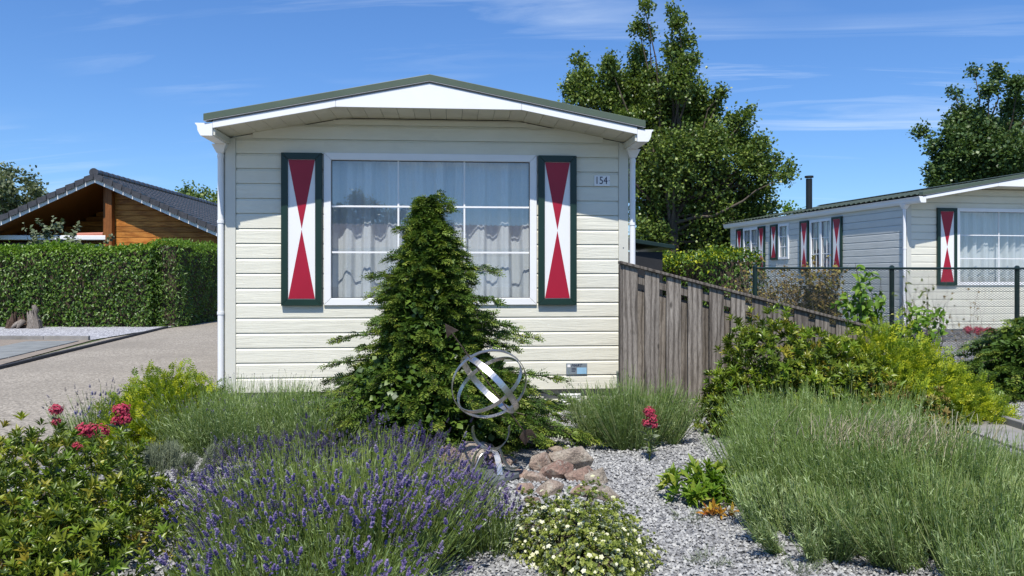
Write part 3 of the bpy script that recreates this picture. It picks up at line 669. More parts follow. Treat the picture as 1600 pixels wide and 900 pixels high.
H1 = chalet('cream weatherboard chalet behind the conical conifer, number 154, large window between red-and-white shutters', (-2.924, 7.85), 4.5, 4.17, 8.0, 0.20, 3.287, 2.80, 0.90,
            (0.991, 3.19, 1.09, 2.66, 3, 3), [(0.565, 0.975, 1.088, 2.652), (3.205, 3.61, 1.088, 2.655)], None, curt_seed=4)
H2 = chalet('pale grey-white chalet behind the wire mesh fence, its long side lined with shuttered windows', (8.0, 15.6), 10.0, 6.2, 7.8, 0.295, 3.53, 2.90, 1.45,
            (1.14, 5.06, 1.19, 2.78, 4, 3, ()), [(0.68, 1.13, 1.19, 2.775), (5.07, 5.52, 1.19, 2.775)], None,
            side_ops=[(7.8 - 3.46, 7.8 - 2.54, 1.47, 2.75), (7.8 - 4.97, 7.8 - 4.45, 1.82, 2.75), (7.8 - 6.96, 7.8 - 6.08, 1.47, 2.75)],
            side_wins=[(7.8 - 3.46, 7.8 - 2.54, 1.47, 2.75, 2, 3, (7.8 - 3.0,)), (7.8 - 4.97, 7.8 - 4.45, 1.82, 2.75, 2, 3, ()), (7.8 - 6.96, 7.8 - 6.08, 1.47, 2.75, 2, 3, (7.8 - 6.52,))],
            side_shuts=[(7.8 - 2.50, 7.8 - 2.11, 1.46, 2.76), (7.8 - 3.88, 7.8 - 3.50, 1.46, 2.76), (7.8 - 5.36, 7.8 - 5.01, 1.82, 2.76), (7.8 - 6.05, 7.8 - 5.68, 1.46, 2.76), (7.8 - 7.36, 7.8 - 6.99, 1.46, 2.76)], curt_seed=9)

# plinth of the near chalet: dark gap, pale blocks and a louvred vent
MB().box(.06, 4.11, .05, .09, .0, .195).build('plinth_backing', 'plinth_grey', H1)
for i in range(10):
    MB().box(.08 + i * .4, .08 + i * .4 + .392, .02, .05, .0, .085 + .03 * (i % 2)).build('plinth_block', 'trim_cream', H1, .006)
v_ = MB().box(3.44, 3.66, -.02, .0, .02, .15).build('vent', 'white_plastic', H1, .004)
for i in range(5): MB().add([(3.455, -.022, .03 + i * .024), (3.645, -.022, .03 + i * .024), (3.645, -.034, .04 + i * .024), (3.455, -.034, .04 + i * .024), (3.455, -.022, .048 + i * .024), (3.645, -.022, .048 + i * .024)], [(0, 1, 2, 3), (3, 2, 5, 4), (0, 3, 4), (1, 5, 2), (0, 4, 5, 1)]).build('louvre', 'white_plastic', v_)

def text(s, size, loc, root, m, name='lettering', extrude=.001, xs=1.0, shear=0.0):
    c = bpy.data.curves.new('letters', 'FONT'); c.body = s; c.size = size; c.extrude = extrude; c.align_x = 'CENTER'; c.align_y = 'CENTER'; c.shear = shear
    o = bpy.data.objects.new('letters', c); COL.objects.link(o); dg = bpy.context.evaluated_depsgraph_get()
    me = bpy.data.meshes.new_from_object(o.evaluated_get(dg)); bpy.data.objects.remove(o)
    me.materials.clear(); me.materials.append(MATS[m])
    n = bpy.data.objects.new(name, me); link(n, root); n.location = loc; n.rotation_euler = (R(90), 0, 0); n.scale = (xs, 1, 1); return n
nb = MB().box(3.803, 3.972, -.030, -.022, 2.343, 2.455).build('number_plate', 'white_plastic', H1, .003)
text('154', .112, (3.878, -.0312, 2.399), nb, 'ink', xs=.82); MB().tube([(3.962, -.030, 2.40), (3.962, -.033, 2.40)], .004, 8).build('screw', 'ink', nb)
bp = MB().box(3.504, 3.728, -.031, -.022, .352, .470).build('maker_plate', 'plate_grey', H1, .002)
MB().box(3.618, 3.720, -.033, -.031, .358, .425).build('blue_panel', 'plate_blue', bp)
MB().box(3.516, 3.548, -.033, -.031, .430, .458).build('white_square', 'white_plastic', bp)
text('MART', .042, (3.612, -.0325, .448), bp, 'ink', shear=.3)
for k, (z, a, bb) in enumerate([(.415, 3.56, 3.605), (.400, 3.56, 3.61), (.385, 3.56, 3.60)]): MB().box(a, bb, -.0325, -.031, z, z + .006).build('printed_line', 'ink', bp)
for (u, z) in ((4.115, 1.69), (.05, .36), (4.10, .85)): MB().tube([(u, -.030, z), (u, -.033, z)], .006, 8).build('screw', 'ink', H1)

# plinth bricks and flue of the far chalet
MB().box(.05, 6.15, .006, .12, .0, .294).build('plinth_mortar', 'mortar', H2)
br = None
for r_ in range(4):
    for i in range(28):
        x = .06 + i * .22 + (.11 if r_ % 2 else 0)
        if x > 5.95: continue
        if br is None: br = MB().box(0, .202, 0, .05, 0, .050).build('brick', 'brick_grey', H2); o = br
        else: o = bpy.data.objects.new('brick', br.data); link(o, H2)
        o.location = (x, -.008 + random.uniform(-.003, .003), .018 + r_ * .068)
fl = MB().tube([(1.0, 5.2, 3.05), (1.0, 5.2, 4.02)], .082, 20).build('flue', 'black_metal', H2, smooth=False)
MB().tube([(1.0, 5.2, 3.02), (1.0, 5.2, 3.16), (1.0, 5.2, 3.20)], [.16, .13, .085], 20).build('flashing', 'black_metal', fl)
MB().tube([(1.0, 5.2, 4.05), (1.0, 5.2, 4.10)], .115, 20).build('flue_cap', 'black_metal', fl)
for k in range(4): MB().tube([(1 + .07 * math.cos(k * 1.57), 5.2 + .07 * math.sin(k * 1.57), 4.0), (1 + .07 * math.cos(k * 1.57), 5.2 + .07 * math.sin(k * 1.57), 4.06)], .006, 5).build('cap_bracket', 'black_metal', fl)

# ------------------------------------------------------------------ brown timber house on the left
BH = thing('timber_house', 'honey-brown timber house with dark tiled gable roof behind the ivy hedge', 'house', (-14.13, 26.0, 0), R(3.0))
# local: x right, y away, apex at (0,0,4.91)
AZ, SL, SR = 4.90, 0.475, 0.445
XL, XR, DP = -8.0, 6.2, 12.5
def rzb(x): return AZ - (-x * SL if x < 0 else x * SR)
# boards of the right-hand gable wall
for k in range(24):
    z = .05 + k * .19
    x1 = min(5.6, (AZ - .45 - z) / SR)
    if x1 > .5: MB().box(.33, x1, 0.62, 0.66, z, z + .178).build('plank', 'honey_wood', BH, .01)
MB().prism([(.35, 0), (5.6, 0), (5.6, rzb(5.6) - .35), (.35, rzb(.35) - .35)], 0.67, 0.8, 'y').build('wall', 'honey_wood', BH)
for k in range(24):
    z = .05 + k * .19
    x0 = max(-6.6, -(AZ - .45 - z) / SL)
    if x0 < -.5: MB().box(x0, .30, 3.60, 3.64, z, z + .178).build('plank', 'honey_wood', BH, .01)
MB().prism([(-6.6, 0), (.3, 0), (.3, rzb(.3) - .35), (-6.6, rzb(-6.6) - .35)], 3.66, 3.8, 'y').build('wall', 'honey_wood', BH)
MB().box(.30, .36, .80, 3.66, 0, 4.3).build('wall', 'honey_wood', BH)
MB().box(5.5, 5.6, 1.5, DP - .5, 0, 2.3).build('wall', 'honey_wood', BH); MB().box(-6.6, -6.5, 3.8, DP - .5, 0, 1.9).build('wall', 'honey_wood', BH)
MB().prism([(-6.5, 0), (5.5, 0), (5.5, 2.2), (0, 4.5), (-6.5, 1.6)], DP - .6, DP - .5, 'y').build('wall', 'honey_wood', BH)
MB().box(.18, .40, .36, .60, 0, AZ - .42).build('post', 'honey_post', BH, .01)
MB().box(-.03, .12, .66, .80, 2.4, AZ - .40).build('post', 'honey_post', BH, .01)
# roof slabs with lap, tiles on top
for sgn, S, X in ((-1, SL, -8.0), (1, SR, 6.2)):
    MB().prism([(0, AZ - .34), (X, AZ - .34 - abs(X) * S), (X, AZ - .12 - abs(X) * S), (0, AZ - .12)], .03, DP, 'y').build('roof_deck', 'honey_post', BH)
    # barge board with thin double edge
    MB().prism([(0, AZ - .36), (X, AZ - .36 - abs(X) * S), (X, AZ - .145 - abs(X) * S), (0, AZ - .145)], -.005, .03, 'y').build('barge_board', 'white_plastic', BH)
    MB().prism([(0, AZ - .145), (X, AZ - .145 - abs(X) * S), (X, AZ - .115 - abs(X) * S), (0, AZ - .115)], -.03, .02, 'y').build('barge_lip', 'grey_metal', BH)
    nc = int(math.hypot(X, X * S) / .34); ux = 1 / math.hypot(1, S)
    rest = MB(); first = None
    for c in range(nc):
        x0, x1 = c * .34 * ux, (c + 1) * .34 * ux + .03
        def T(x, lift): return (sgn * x, AZ - .10 - x * S + lift)
        # verge tile: L-shaped end piece, one object each
        v0 = MB().prism([T(x0 + .005, .0), T(x1 - .012, .0), T(x1 - .012, .085), T(x0 + .005, .035)], -.05, .28, 'y').prism([T(x0 + .012, -.15), T(x1 - .055, -.135), T(x1 - .02, .06), T(x0 + .012, .03)], -.09, -.05, 'y').build('verge_tile', 'roof_tile', BH)
        # the rest of the course: rolls running down the slope
        ys = np.arange(.30, DP, .05); prev = None; V = []
        for y in ys:
            w = .035 * max(0, math.sin((y - .3) * 2 * math.pi / .30)) ** 1.0
            a, bb = T(x0, .010 + w), T(x1, .060 + w); V += [(a[0], y, a[1]), (bb[0], y, bb[1]), (bb[0], y, bb[1] - .055)]
        F = []
        for i in range(len(ys) - 1):
            F += [(3 * i, 3 * i + 1, 3 * i + 4, 3 * i + 3), (3 * i + 1, 3 * i + 2, 3 * i + 5, 3 * i + 4)]
        MB().add(V, F).build('tile_course', 'roof_tile', BH)
for i in range(30):
    y = -.06 + i * .42
    if y > DP: break
    MB().tube([(0, y, AZ - .03), (0, y + .43, AZ - .03)], [.135, .115], 10).build('ridge_tile', 'roof_tile', BH)
MB().tube([(0, -.075, AZ - .03), (0, -.055, AZ - .03)], .15, 14).build('ridge_end', 'roof_tile', BH)
# gutter/eave details, awning, windows
aw = MB().box(-6.4, .16, .62, .86, 2.62, 2.78).build('awning_case', 'white_plastic', BH, .02)
MB().tube([(-.95, .74, 2.80), (-.05, .74, 2.82)], .075, 10).build('awning_roll', 'awning_red', aw)
MB().box(-6.3, -1.0, 1.3, 1.34, .6, 2.55).build('screen', 'grey_cloth', BH)
w_ = MB().box(-1.0, .1, 1.42, 1.5, .8, 2.5).build('window', 'white_plastic', BH, .01); MB().box(-.92, .02, 1.39, 1.42, .9, 2.42).build('pane', 'glass', w_); MB().box(-.92, .02, 1.419, 1.42, .9, 2.42).build('backing', 'grey_cloth', w_)
w_ = MB().box(1.36, 2.18, .56, .66, 1.2, 2.33).build('window', 'white_plastic', BH, .01); MB().box(1.28, 2.26, .46, .61, 2.30, 2.42).build('lintel', 'white_plastic', w_, .01); MB().box(1.44, 2.10, .54, .56, 1.3, 2.24).build('pane', 'grey_cloth', w_)
MB().box(5.3, 5.45, .3, .45, 0, 2.3).build('post', 'honey_post', BH, .01)

# ------------------------------------------------------------------ fences, shed
WF = thing('wooden_fence', 'weathered grey board fence with a sloping top running down to the right of the chalet', 'fence', (1.06, 7.36, 0), R(4.5))
FL = 2.42
def ftop(x): return 1.50 - .615 * x / FL
nb_ = 11; pit = .2115
for i in range(12):
    x0 = i * pit; x1 = x0 + .142
    if x1 > FL: break
    MB().prism([(x0, .035), (x1, .035), (x1, ftop(x1)), (x0, ftop(x0))], -.024, -.003, 'y').build('board', 'weathered_wood', WF, .004)
    x0b, x1b = x0 + pit - .105, x0 + pit + .037
    if i < 11: MB().prism([(x0b, .06), (min(x1b, FL), .06), (min(x1b, FL), ftop(x1b) - .19), (x0b, ftop(x0b) - .19)], .042, .062, 'y').build('board', 'weathered_wood', WF, .004)
MB().prism([(0, ftop(0) - .145), (FL, ftop(FL) - .145), (FL, ftop(FL) - .055), (0, ftop(0) - .055)], -.001, .038, 'y').build('rail', 'weathered_wood', WF, .003)
for z in (.12,): MB().box(0.0, FL, .0, .038, z, z + .07).build('rail', 'weathered_wood', WF, .003)
MB().prism([(-.03, ftop(-.03) + .003), (FL + .03, ftop(FL + .03) + .003), (FL + .03, ftop(FL + .03) + .03), (-.03, ftop(-.03) + .03)], -.055, .075, 'y').build('cap', 'weathered_wood', WF, .004)
MB().box(-.028, -.001, -.020, .06, .035, ftop(-.02)).build('post', 'weathered_wood', WF, .003)
MB().box(FL + .0, FL + .07, .0, .07, .0, ftop(FL) - .0).build('post', 'weathered_wood', WF, .003)

SH = thing('garden_shed', 'dark garden shed with a low sloping roof just behind the right side of the chalet', 'shed', (1.9, 11.8, 0), R(4.5))
MB().box(-.4, .42, 0, 1.6, 0, 1.76).build('wall', 'black_plastic', SH)
MB().prism([(-.5, 1.96), (.58, 1.80), (.58, 1.86), (-.5, 2.02)], -.12, 1.8, 'y').build('roof', 'fence_green', SH, .005)

CF = thing('mesh_fence', 'dark green chain-link fence in front of the pale chalet', 'fence', (3.1, 9.75, 0), R(7.0))
CFL, CFH = 4.6, 1.50
posts = [.0, 1.87, 3.66]
for x in posts: MB().tube([(x, .035, 0), (x, .035, CFH + .01)], .030, 12).build('post', 'fence_green', CF); MB().tube([(x, .035, CFH + .01), (x, .035, CFH + .03)], [.034, .012], 12).build('post_cap', 'fence_green', CF)
MB().tube([(0, .0, CFH - .01), (CFL, .0, CFH - .01)], .014, 8).build('top_rail', 'fence_green', CF)
for z in (.06, .75): MB().tube([(0, .006, z), (CFL, .006, z)], .0025, 5).build('tension_wire', 'fence_green', CF)
m = Mass(); cw = .050; ch = .031; nw = int(CFL / cw); nz = int((CFH - .06) / ch)
zz = .05 + np.arange(nz + 1) * ch
ps = []
for i in range(nw):
    x = i * cw + cw / 2 + (np.arange(nz + 1) % 2) * cw; y = (np.arange(nz + 1) % 2) * .004
    ps.append(np.stack([x, y, zz], 1))
P = np.array(ps)
for k in range(nz):
    m.tubes(P[:, k:k + 2], .0022, .0022, 0, 3)
    Q = P[:, k:k + 2].copy(); Q[:, :, 0] = np.where(Q[:, :, 0] > -1, Q[:, ::-1, 0], 0); m.tubes(Q, .0022, .0022, 0, 3)
m.build('wire_mesh', 'fence_green', CF)

# ------------------------------------------------------------------ plants
def P3(x, y, z): return np.array([x, y, z], float)
def limb(m, a, bb, r0, r1, mi=0, k=6, sag=0.1):
    a, bb = np.array(a, float), np.array(bb, float); t = np.linspace(0, 1, k)[:, None]; L = np.linalg.norm(bb - a)
    p = a + (bb - a) * t; p[:, 2] += (np.sin(t[:, 0] * np.pi) * sag * L); p[1:-1] += rng.normal(0, .025 * L, (k - 2, 3))
    m.tubes(p[None], r0, r1, mi, 6); return p

def broad_tree(label, base, clumps, leaf, ls, per, mat, tr, D, depth=1.0, trunk_top=None, cat='tree', name='broadleaf_tree', spiky=0.0):
    """clumps: (x, z, r) in metres beside the base; leaves sit on twigs spread through each clump"""
    root = thing(name, label, cat, base)
    wood = Mass(); fol = Mass()
    tt = trunk_top or 3.0
    wood.tubes(np.array([[(0, 0, 0), (.05, 0, tt * .4), (-.04, .05, tt * .75), (0, 0, tt)]], float), tr, tr * .45, 0, 10)
    for (x, z, r) in clumps:
        y = rng.normal(0, .45) * depth * max(.4, 1.2 - abs(x) * .15)
        c = np.array([x, y, z]); z0 = min(tt * rng.uniform(.45, 1.0), z * .8)
        limb(wood, (0, 0, z0), c, tr * .3, .012, 0, 6, -.05)
        n = max(6, int(per * r * r)); dirs = sph(n); dirs[:, 2] = dirs[:, 2] * .85 + .12 + spiky * .6
        rad = r * rng.uniform(.45, 1.12, n) ** .7
        tips = c + norm(dirs) * rad[:, None] * np.array([1, 1, 1.0 + spiky])
        st = c + (tips - c) * .25
        wood.tubes(np.stack([st, (st + tips) / 2 + rng.normal(0, .03 * r, (n, 3)), tips], 1), .008, .003, 0, 3)
        k = 26
        t = rng.uniform(.15, 1.08, (n, k, 1)); pos = (st[:, None] * (1 - t) + tips[:, None] * t + rng.normal(0, .075 * (leaf / .08), (n, k, 3))).reshape(-1, 3)
        dd = np.repeat(norm(tips - st), k, 0) * .6 + rng.normal(0, .7, (n * k, 3))
        fol.scatter(ls, pos, frames(dd, None, .7), leaf * rng.uniform(.6, 1.25, n * k), 0)
    wood.build('trunk', 'bark', root, kind=None, smooth=True); fol.build('crown', mat, root)
    return root
def px(x, y, D): return ((x - 800) / 1200 * D, 1.4 + (430 - y) / 1200 * D)
def clumps_px(lst, D, bx):
    out = []
    for (x, y, r) in lst:
        X, Z = px(x, y, D); out.append((X - bx, Z, r * (1.12 if r > 20 else .9) / 1200 * D))
    return out
T_TREELEAF = (T_RHOMB[0] * np.array([.75, 1, 1]), T_RHOMB[1])
D = 25.5; bx = px(1050, 0, D)[0]
big = [(1003, 20, 12), (997, 50, 14), (1003, 80, 16), (1015, 55, 10), (1000, 112, 22), (1050, 25, 10), (1052, 55, 15), (1065, 75, 15), (1048, 92, 20), (1070, 105, 14), (1018, 140, 30), (1050, 140, 26),
       (905, 95, 12), (912, 125, 20), (903, 150, 22), (950, 110, 16), (955, 140, 26), (940, 165, 28), (985, 165, 32), (1025, 178, 34), (1085, 150, 22), (1070, 180, 30), (1110, 175, 22), (1120, 158, 11), (1065, 215, 36), (1020, 215, 34),
       (1110, 210, 28), (1100, 250, 38), (1050, 260, 42), (1145, 195, 16), (1155, 225, 24), (1160, 190, 12), (1180, 235, 18), (1198, 240, 11), (1215, 262, 12), (1190, 265, 18), (1165, 265, 26), (1140, 290, 34), (1185, 300, 22), (1205, 285, 12),
       (1010, 300, 36), (1065, 310, 42), (1120, 330, 38), (1170, 330, 28), (1030, 345, 38), (1085, 360, 42), (1150, 370, 36), (1195, 350, 20), (1010, 380, 30), (1060, 400, 38), (1120, 400, 38), (1180, 395, 28), (970, 200, 24), (1000, 250, 28), (985, 300, 20), (1205, 325, 12), (1225, 265, 7), (1232, 268, 5), (1212, 245, 7), (1198, 222, 7), (1168, 178, 7), (1125, 148, 7), (898, 118, 9), (890, 140, 8)]
broad_tree('tall leafy tree with a ragged spired crown rising behind the cream chalet', (bx, D, 0), clumps_px(big, D, bx), .115, T_TREELEAF, 240, 'leaf_tree', .24, D, 1.5, 5.5, spiky=.35)
D = 30.0; bx = px(1540, 0, D)[0]
t2 = [(1535, 105, 7), (1536, 125, 12), (1520, 150, 14), (1545, 150, 16), (1500, 140, 8), (1560, 175, 20), (1525, 180, 24), (1590, 165, 12), (1500, 190, 14), (1598, 190, 14), (1470, 195, 12), (1480, 215, 20), (1520, 215, 30), (1565, 215, 30), (1460, 230, 14), (1490, 245, 28), (1540, 250, 34), (1505, 228, 18), (1478, 250, 18), (1500, 278, 24), (1532, 232, 24), (1540, 188, 18), (1585, 245, 26), (1455, 268, 12), (1475, 275, 22), (1520, 280, 30), (1570, 285, 34), (1600, 220, 14), (1460, 290, 16), (1490, 310, 26), (1610, 270, 22), (1550, 320, 30), (1610, 165, 10)]
broad_tree('dark green tree standing behind the roof of the pale chalet', (bx, D, 0), clumps_px(t2, D, bx), .14, T_TREELEAF, 200, 'leaf_tree_dark', .25, D, 1.6, 5.5)
D = 45.0; bx = px(20, 0, D)[0]
t3 = [(25, 275, 16), (45, 285, 14), (5, 290, 20), (50, 300, 16), (-20, 280, 22), (25, 305, 22), (0, 320, 22), (45, 320, 18), (60, 300, 8), (-30, 310, 24), (20, 340, 24), (-10, 345, 24), (60, 330, 14), (-45, 295, 22), (-60, 320, 24)]
broad_tree('grey-green willow at the far left behind the timber house', (bx, D, 0), clumps_px(t3, D, bx), .22, T_TREELEAF, 36, 'leaf_willow', .3, D, 1.6, 4.5)
D = 46.0; bx = px(310, 0, D)[0]
broad_tree('low green tree top peeping over the tiled ridge of the timber house', (bx, D, 0), clumps_px([(300, 300, 10), (285, 303, 8), (315, 305, 10), (335, 308, 9), (350, 312, 10), (310, 320, 16), (340, 325, 16), (280, 318, 10), (365, 310, 12)], D, bx), .20, T_TREELEAF, 46, 'leaf_tree', .2, D, 1.2, 4)
D = 34.0; bx = px(1215, 0, D)[0]
broad_tree('low shrubby tree behind the flue of the pale chalet', (bx, D, 0), clumps_px([(1205, 325, 9), (1220, 330, 10), (1190, 340, 12), (1235, 335, 8), (1210, 350, 14), (1180, 365, 16)], D, bx), .14, T_TREELEAF, 70, 'leaf_bright', .12, D, 1.2, 3)

def shrub(name, label, cat, c, dims, n, tpls, size, mat, seed_up=0.5, core_mat='bark', leaf_parts=0, young=None, lobes=None, stems=40, jit=.10, tpl_leaf=T_LAUREL, kinds=(0,), parts_name='leaf', shell=(.55, 1.05), roll=.5):
    """leafy mound: clusters on the surface and inside an uneven half ellipsoid, twigs inside"""
    root = thing(name, label, cat, (c[0], c[1], 0))
    lobes = lobes or [(0, 0, 0, 1.0)]
    fol = Mass(); wood = Mass(); rx, ry, h = dims
    ws = np.array([l[3] ** 2 for l in lobes]); ws /= ws.sum()
    pos_all, dir_all = [], []
    for l, w in zip(lobes, ws):
        k = int(n * w); d = sph(k); d[:, 2] = np.where(d[:, 2] < -.25, -d[:, 2] * .6, d[:, 2]); d = norm(d)
        bumpy = 1 + jit * np.sin(d[:, 0] * 7 + l[0] * 9) * np.cos(d[:, 1] * 6 + d[:, 2] * 5) + rng.normal(0, jit * .35, k)
        r = rng.uniform(shell[0], shell[1], k) ** .6 * bumpy * l[3]
        p = np.stack([l[0] + d[:, 0] * rx * r, l[1] + d[:, 1] * ry * r, l[2] + d[:, 2] * h * r], 1)
        q = p[:, 2] > .02; pos_all.append(p[q]); dir_all.append((d * np.array([1, 1, .7]))[q])
    pos, dr = np.concatenate(pos_all), np.concatenate(dir_all); n = len(pos)
    dr = norm(dr + np.array([0, 0, seed_up]) + rng.normal(0, .35, (n, 3)))
    k = pick(n, len(tpls)); yy = rng.random(n) < (young[1] if young else 0)
    for j in range(len(tpls)):
        q = (k == j) & ~yy; fol.scatter(tpls[j], pos[q], frames(dr[q], rng.normal(0, 1, (q.sum(), 3)) + [0, 0, .8], roll), size * rng.uniform(.7, 1.2, q.sum()), 0)
        q = (k == j) & yy; fol.scatter(tpls[j], pos[q] + dr[q] * size * .3, frames(dr[q], None, roll), size * rng.uniform(.7, 1.1, q.sum()), 1)
    st = np.zeros((stems, 4, 3)); idx = rng.integers(0, n, stems)
    base = rng.normal(0, .06, (stems, 3)) * [1, 1, 0]; tip = pos[idx] * .92
    for i, t in enumerate((0, .35, .7, 1)): st[:, i] = base * (1 - t) + tip * t; st[:, i, 2] += .06 * math.sin(t * 3.14)
    wood.tubes(st, .008 * (h / .6) ** .5, .003, 0, 4)
    mats = [mat] + ([young[0]] if young else [mat])
    fol.build('foliage', mats, root); wood.build('twigs', 'bark', root)
    if leaf_parts:
        cam_d = np.array([-c[0], -c[1], 1.4]); sc_ = dr @ norm(cam_d[None])[0] + rng.normal(0, .15, n); order = np.argsort(-sc_)[:leaf_parts * 2]; rng.shuffle(order)
        me = None
        for t_i in order[:leaf_parts]:
            if me is None:
                mm = Mass(); mm.scatter(tpl_leaf, np.zeros((1, 3)), np.eye(3)[None], 1.0, 0, np.zeros(1)); o = mm.build(parts_name, young[0] if young else mat, root, kind=None); me = o.data
            else: o = bpy.data.objects.new(parts_name, me); link(o, root)
            d = norm((dr[t_i] + rng.normal(0, .45, 3))[None]); F = frames(d, np.array([[0, -.5, 1.0]]), .3)[0] * (size * rng.uniform(.75, 1.15)); p = pos[t_i] + dr[t_i] * size * .25
            M = Matrix(((F[0][0], F[0][1], F[0][2], p[0]), (F[1][0], F[1][1], F[1][2], p[1]), (F[2][0], F[2][1], F[2][2], p[2]), (0, 0, 0, 1))); o.matrix_local = M
    return root, pos, dr
T_L4 = T_leaf4(0.34, 0.35, 0.10)
ROS = [T_rosette(9, T_L4, i, .8) for i in range(4)]
ROSB = [T_rosette(6, T_BROAD, i + 5, .9) for i in range(3)]
ROSN = [T_rosette(8, (T_LAUREL[0] * np.array([.55, 1, 1]), T_LAUREL[1]), i + 9, .6) for i in range(3)]
ROSR = [T_rosette(6, T_leaf4(.8, .25, .15), i + 15, .9) for i in range(3)]

shrub('laurel_bush', 'broad glossy green bush with reddish twigs in the near left corner', 'bush', (-2.52, 3.95), (.84, .62, .62), 2500, ROS, .062, 'leaf_laurel', .6, leaf_parts=290, young=('leaf_laurel_young', .22), lobes=[(0, 0, 0, 1.0), (-.25, .2, .03, .9), (.34, .0, -.06, .68), (-.1, -.35, 0, .85), (.25, -.6, -.05, .6), (.60, -.42, -.04, .62), (.45, -.75, -.05, .5)], stems=90)
shrub('laurel_bush', 'tall glossy green bush in front of the low end of the wooden fence', 'bush', (2.40, 6.75), (.46, .42, .66), 2000, ROS, .085, 'leaf_laurel', .6, leaf_parts=230, young=('leaf_laurel_young', .25), lobes=[(-.08, 0, .40, 1.0), (-.42, -.05, .14, .72), (.42, .05, .22, .95), (.1, -.2, 0, .9), (.78, .2, .08, .85)], stems=80, jit=.16)
shrub('golden_shrub', 'yellow-green feathery shrub at the left front corner of the chalet', 'bush', (-2.88, 6.35), (.46, .38, .58), 4600, T_TUFTS, .075, 'leaf_yellowgreen', .5, stems=40, jit=.16, lobes=[(0.02, 0, 0, 1.0), (-.25, .0, -.05, .75), (.22, .05, .0, .85), (-.1, -.3, 0, .6)], young=('leaf_laurel_young', .25))
shrub('golden_shrub', 'wide golden-yellow shrub spreading in front of the mesh fence', 'bush', (3.62, 7.35), (.66, .45, .74), 7500, T_TUFTS, .088, 'leaf_yellowgreen', .4, stems=50, jit=.2, lobes=[(-.1, 0, .12, 1.0), (-.65, -.1, 0.0, .85), (.45, .0, -.02, .75), (.75, -.1, -.12, .55), (-.2, -.4, 0, .7)], young=('leaf_laurel_young', .25))
shrub('low_shrub', 'low bronze-tinged shrub between the big bush and the golden shrub', 'bush', (3.15, 6.6), (.40, .30, .48), 800, ROS, .07, 'leaf_laurel', .6, stems=40, lobes=[(0, 0, 0, 1.0), (.4, 0, 0, .8)], young=('leaf_dry', .35))
# shrub with cream flowers
wr, wp, wd = shrub('cream_flowered_shrub', 'low lime-green shrub dotted with small cream flowers in the near foreground', 'bush', (0.36, 3.72), (.25, .32, .34), 5200, ROSR, .019, 'leaf_lime', .5, stems=260, jit=.24, lobes=[(0, 0, 0, 1.0), (-.20, .16, .0, .8), (.14, .0, -.02, .75), (0, -.25, 0, .9)], young=('leaf_grey', .25))
def T_flower(n=5, seed=0):
    ps = [place(T_ROUND, (0, 0, 0), (math.cos(i * 6.283 / n), math.sin(i * 6.283 / n), .35), (0, 0, 1), 1) for i in range(n)]
    v, f = merge(ps); return v[:, [0, 2, 1]] * np.array([1, 1, -1]), f
TF5 = T_flower()
me = None
order = [i for i in np.argsort(-(wd @ norm(np.array([[-.1, -.8, .55]]))[0] + rng.normal(0, .25, len(wd))))][:900]; rng.shuffle(order)
for i in order[:230]:
    if me is None: mm = Mass(); mm.scatter(TF5, np.zeros((1, 3)), np.eye(3)[None], 1., 0, np.zeros(1)); o = mm.build('flower', 'petal_white', wr, kind=None); me = o.data
    else: o = bpy.data.objects.new('flower', me); link(o, wr)
    F = frames(norm((wd[i] + [0, -.2, .5])[None]), rng.normal(0, 1, (1, 3)))[0] * rng.uniform(.007, .015); p = wp[i] + wd[i] * .03
    o.matrix_local = Matrix([[*F[k], p[k]] for k in range(3)] + [[0, 0, 0, 1]])

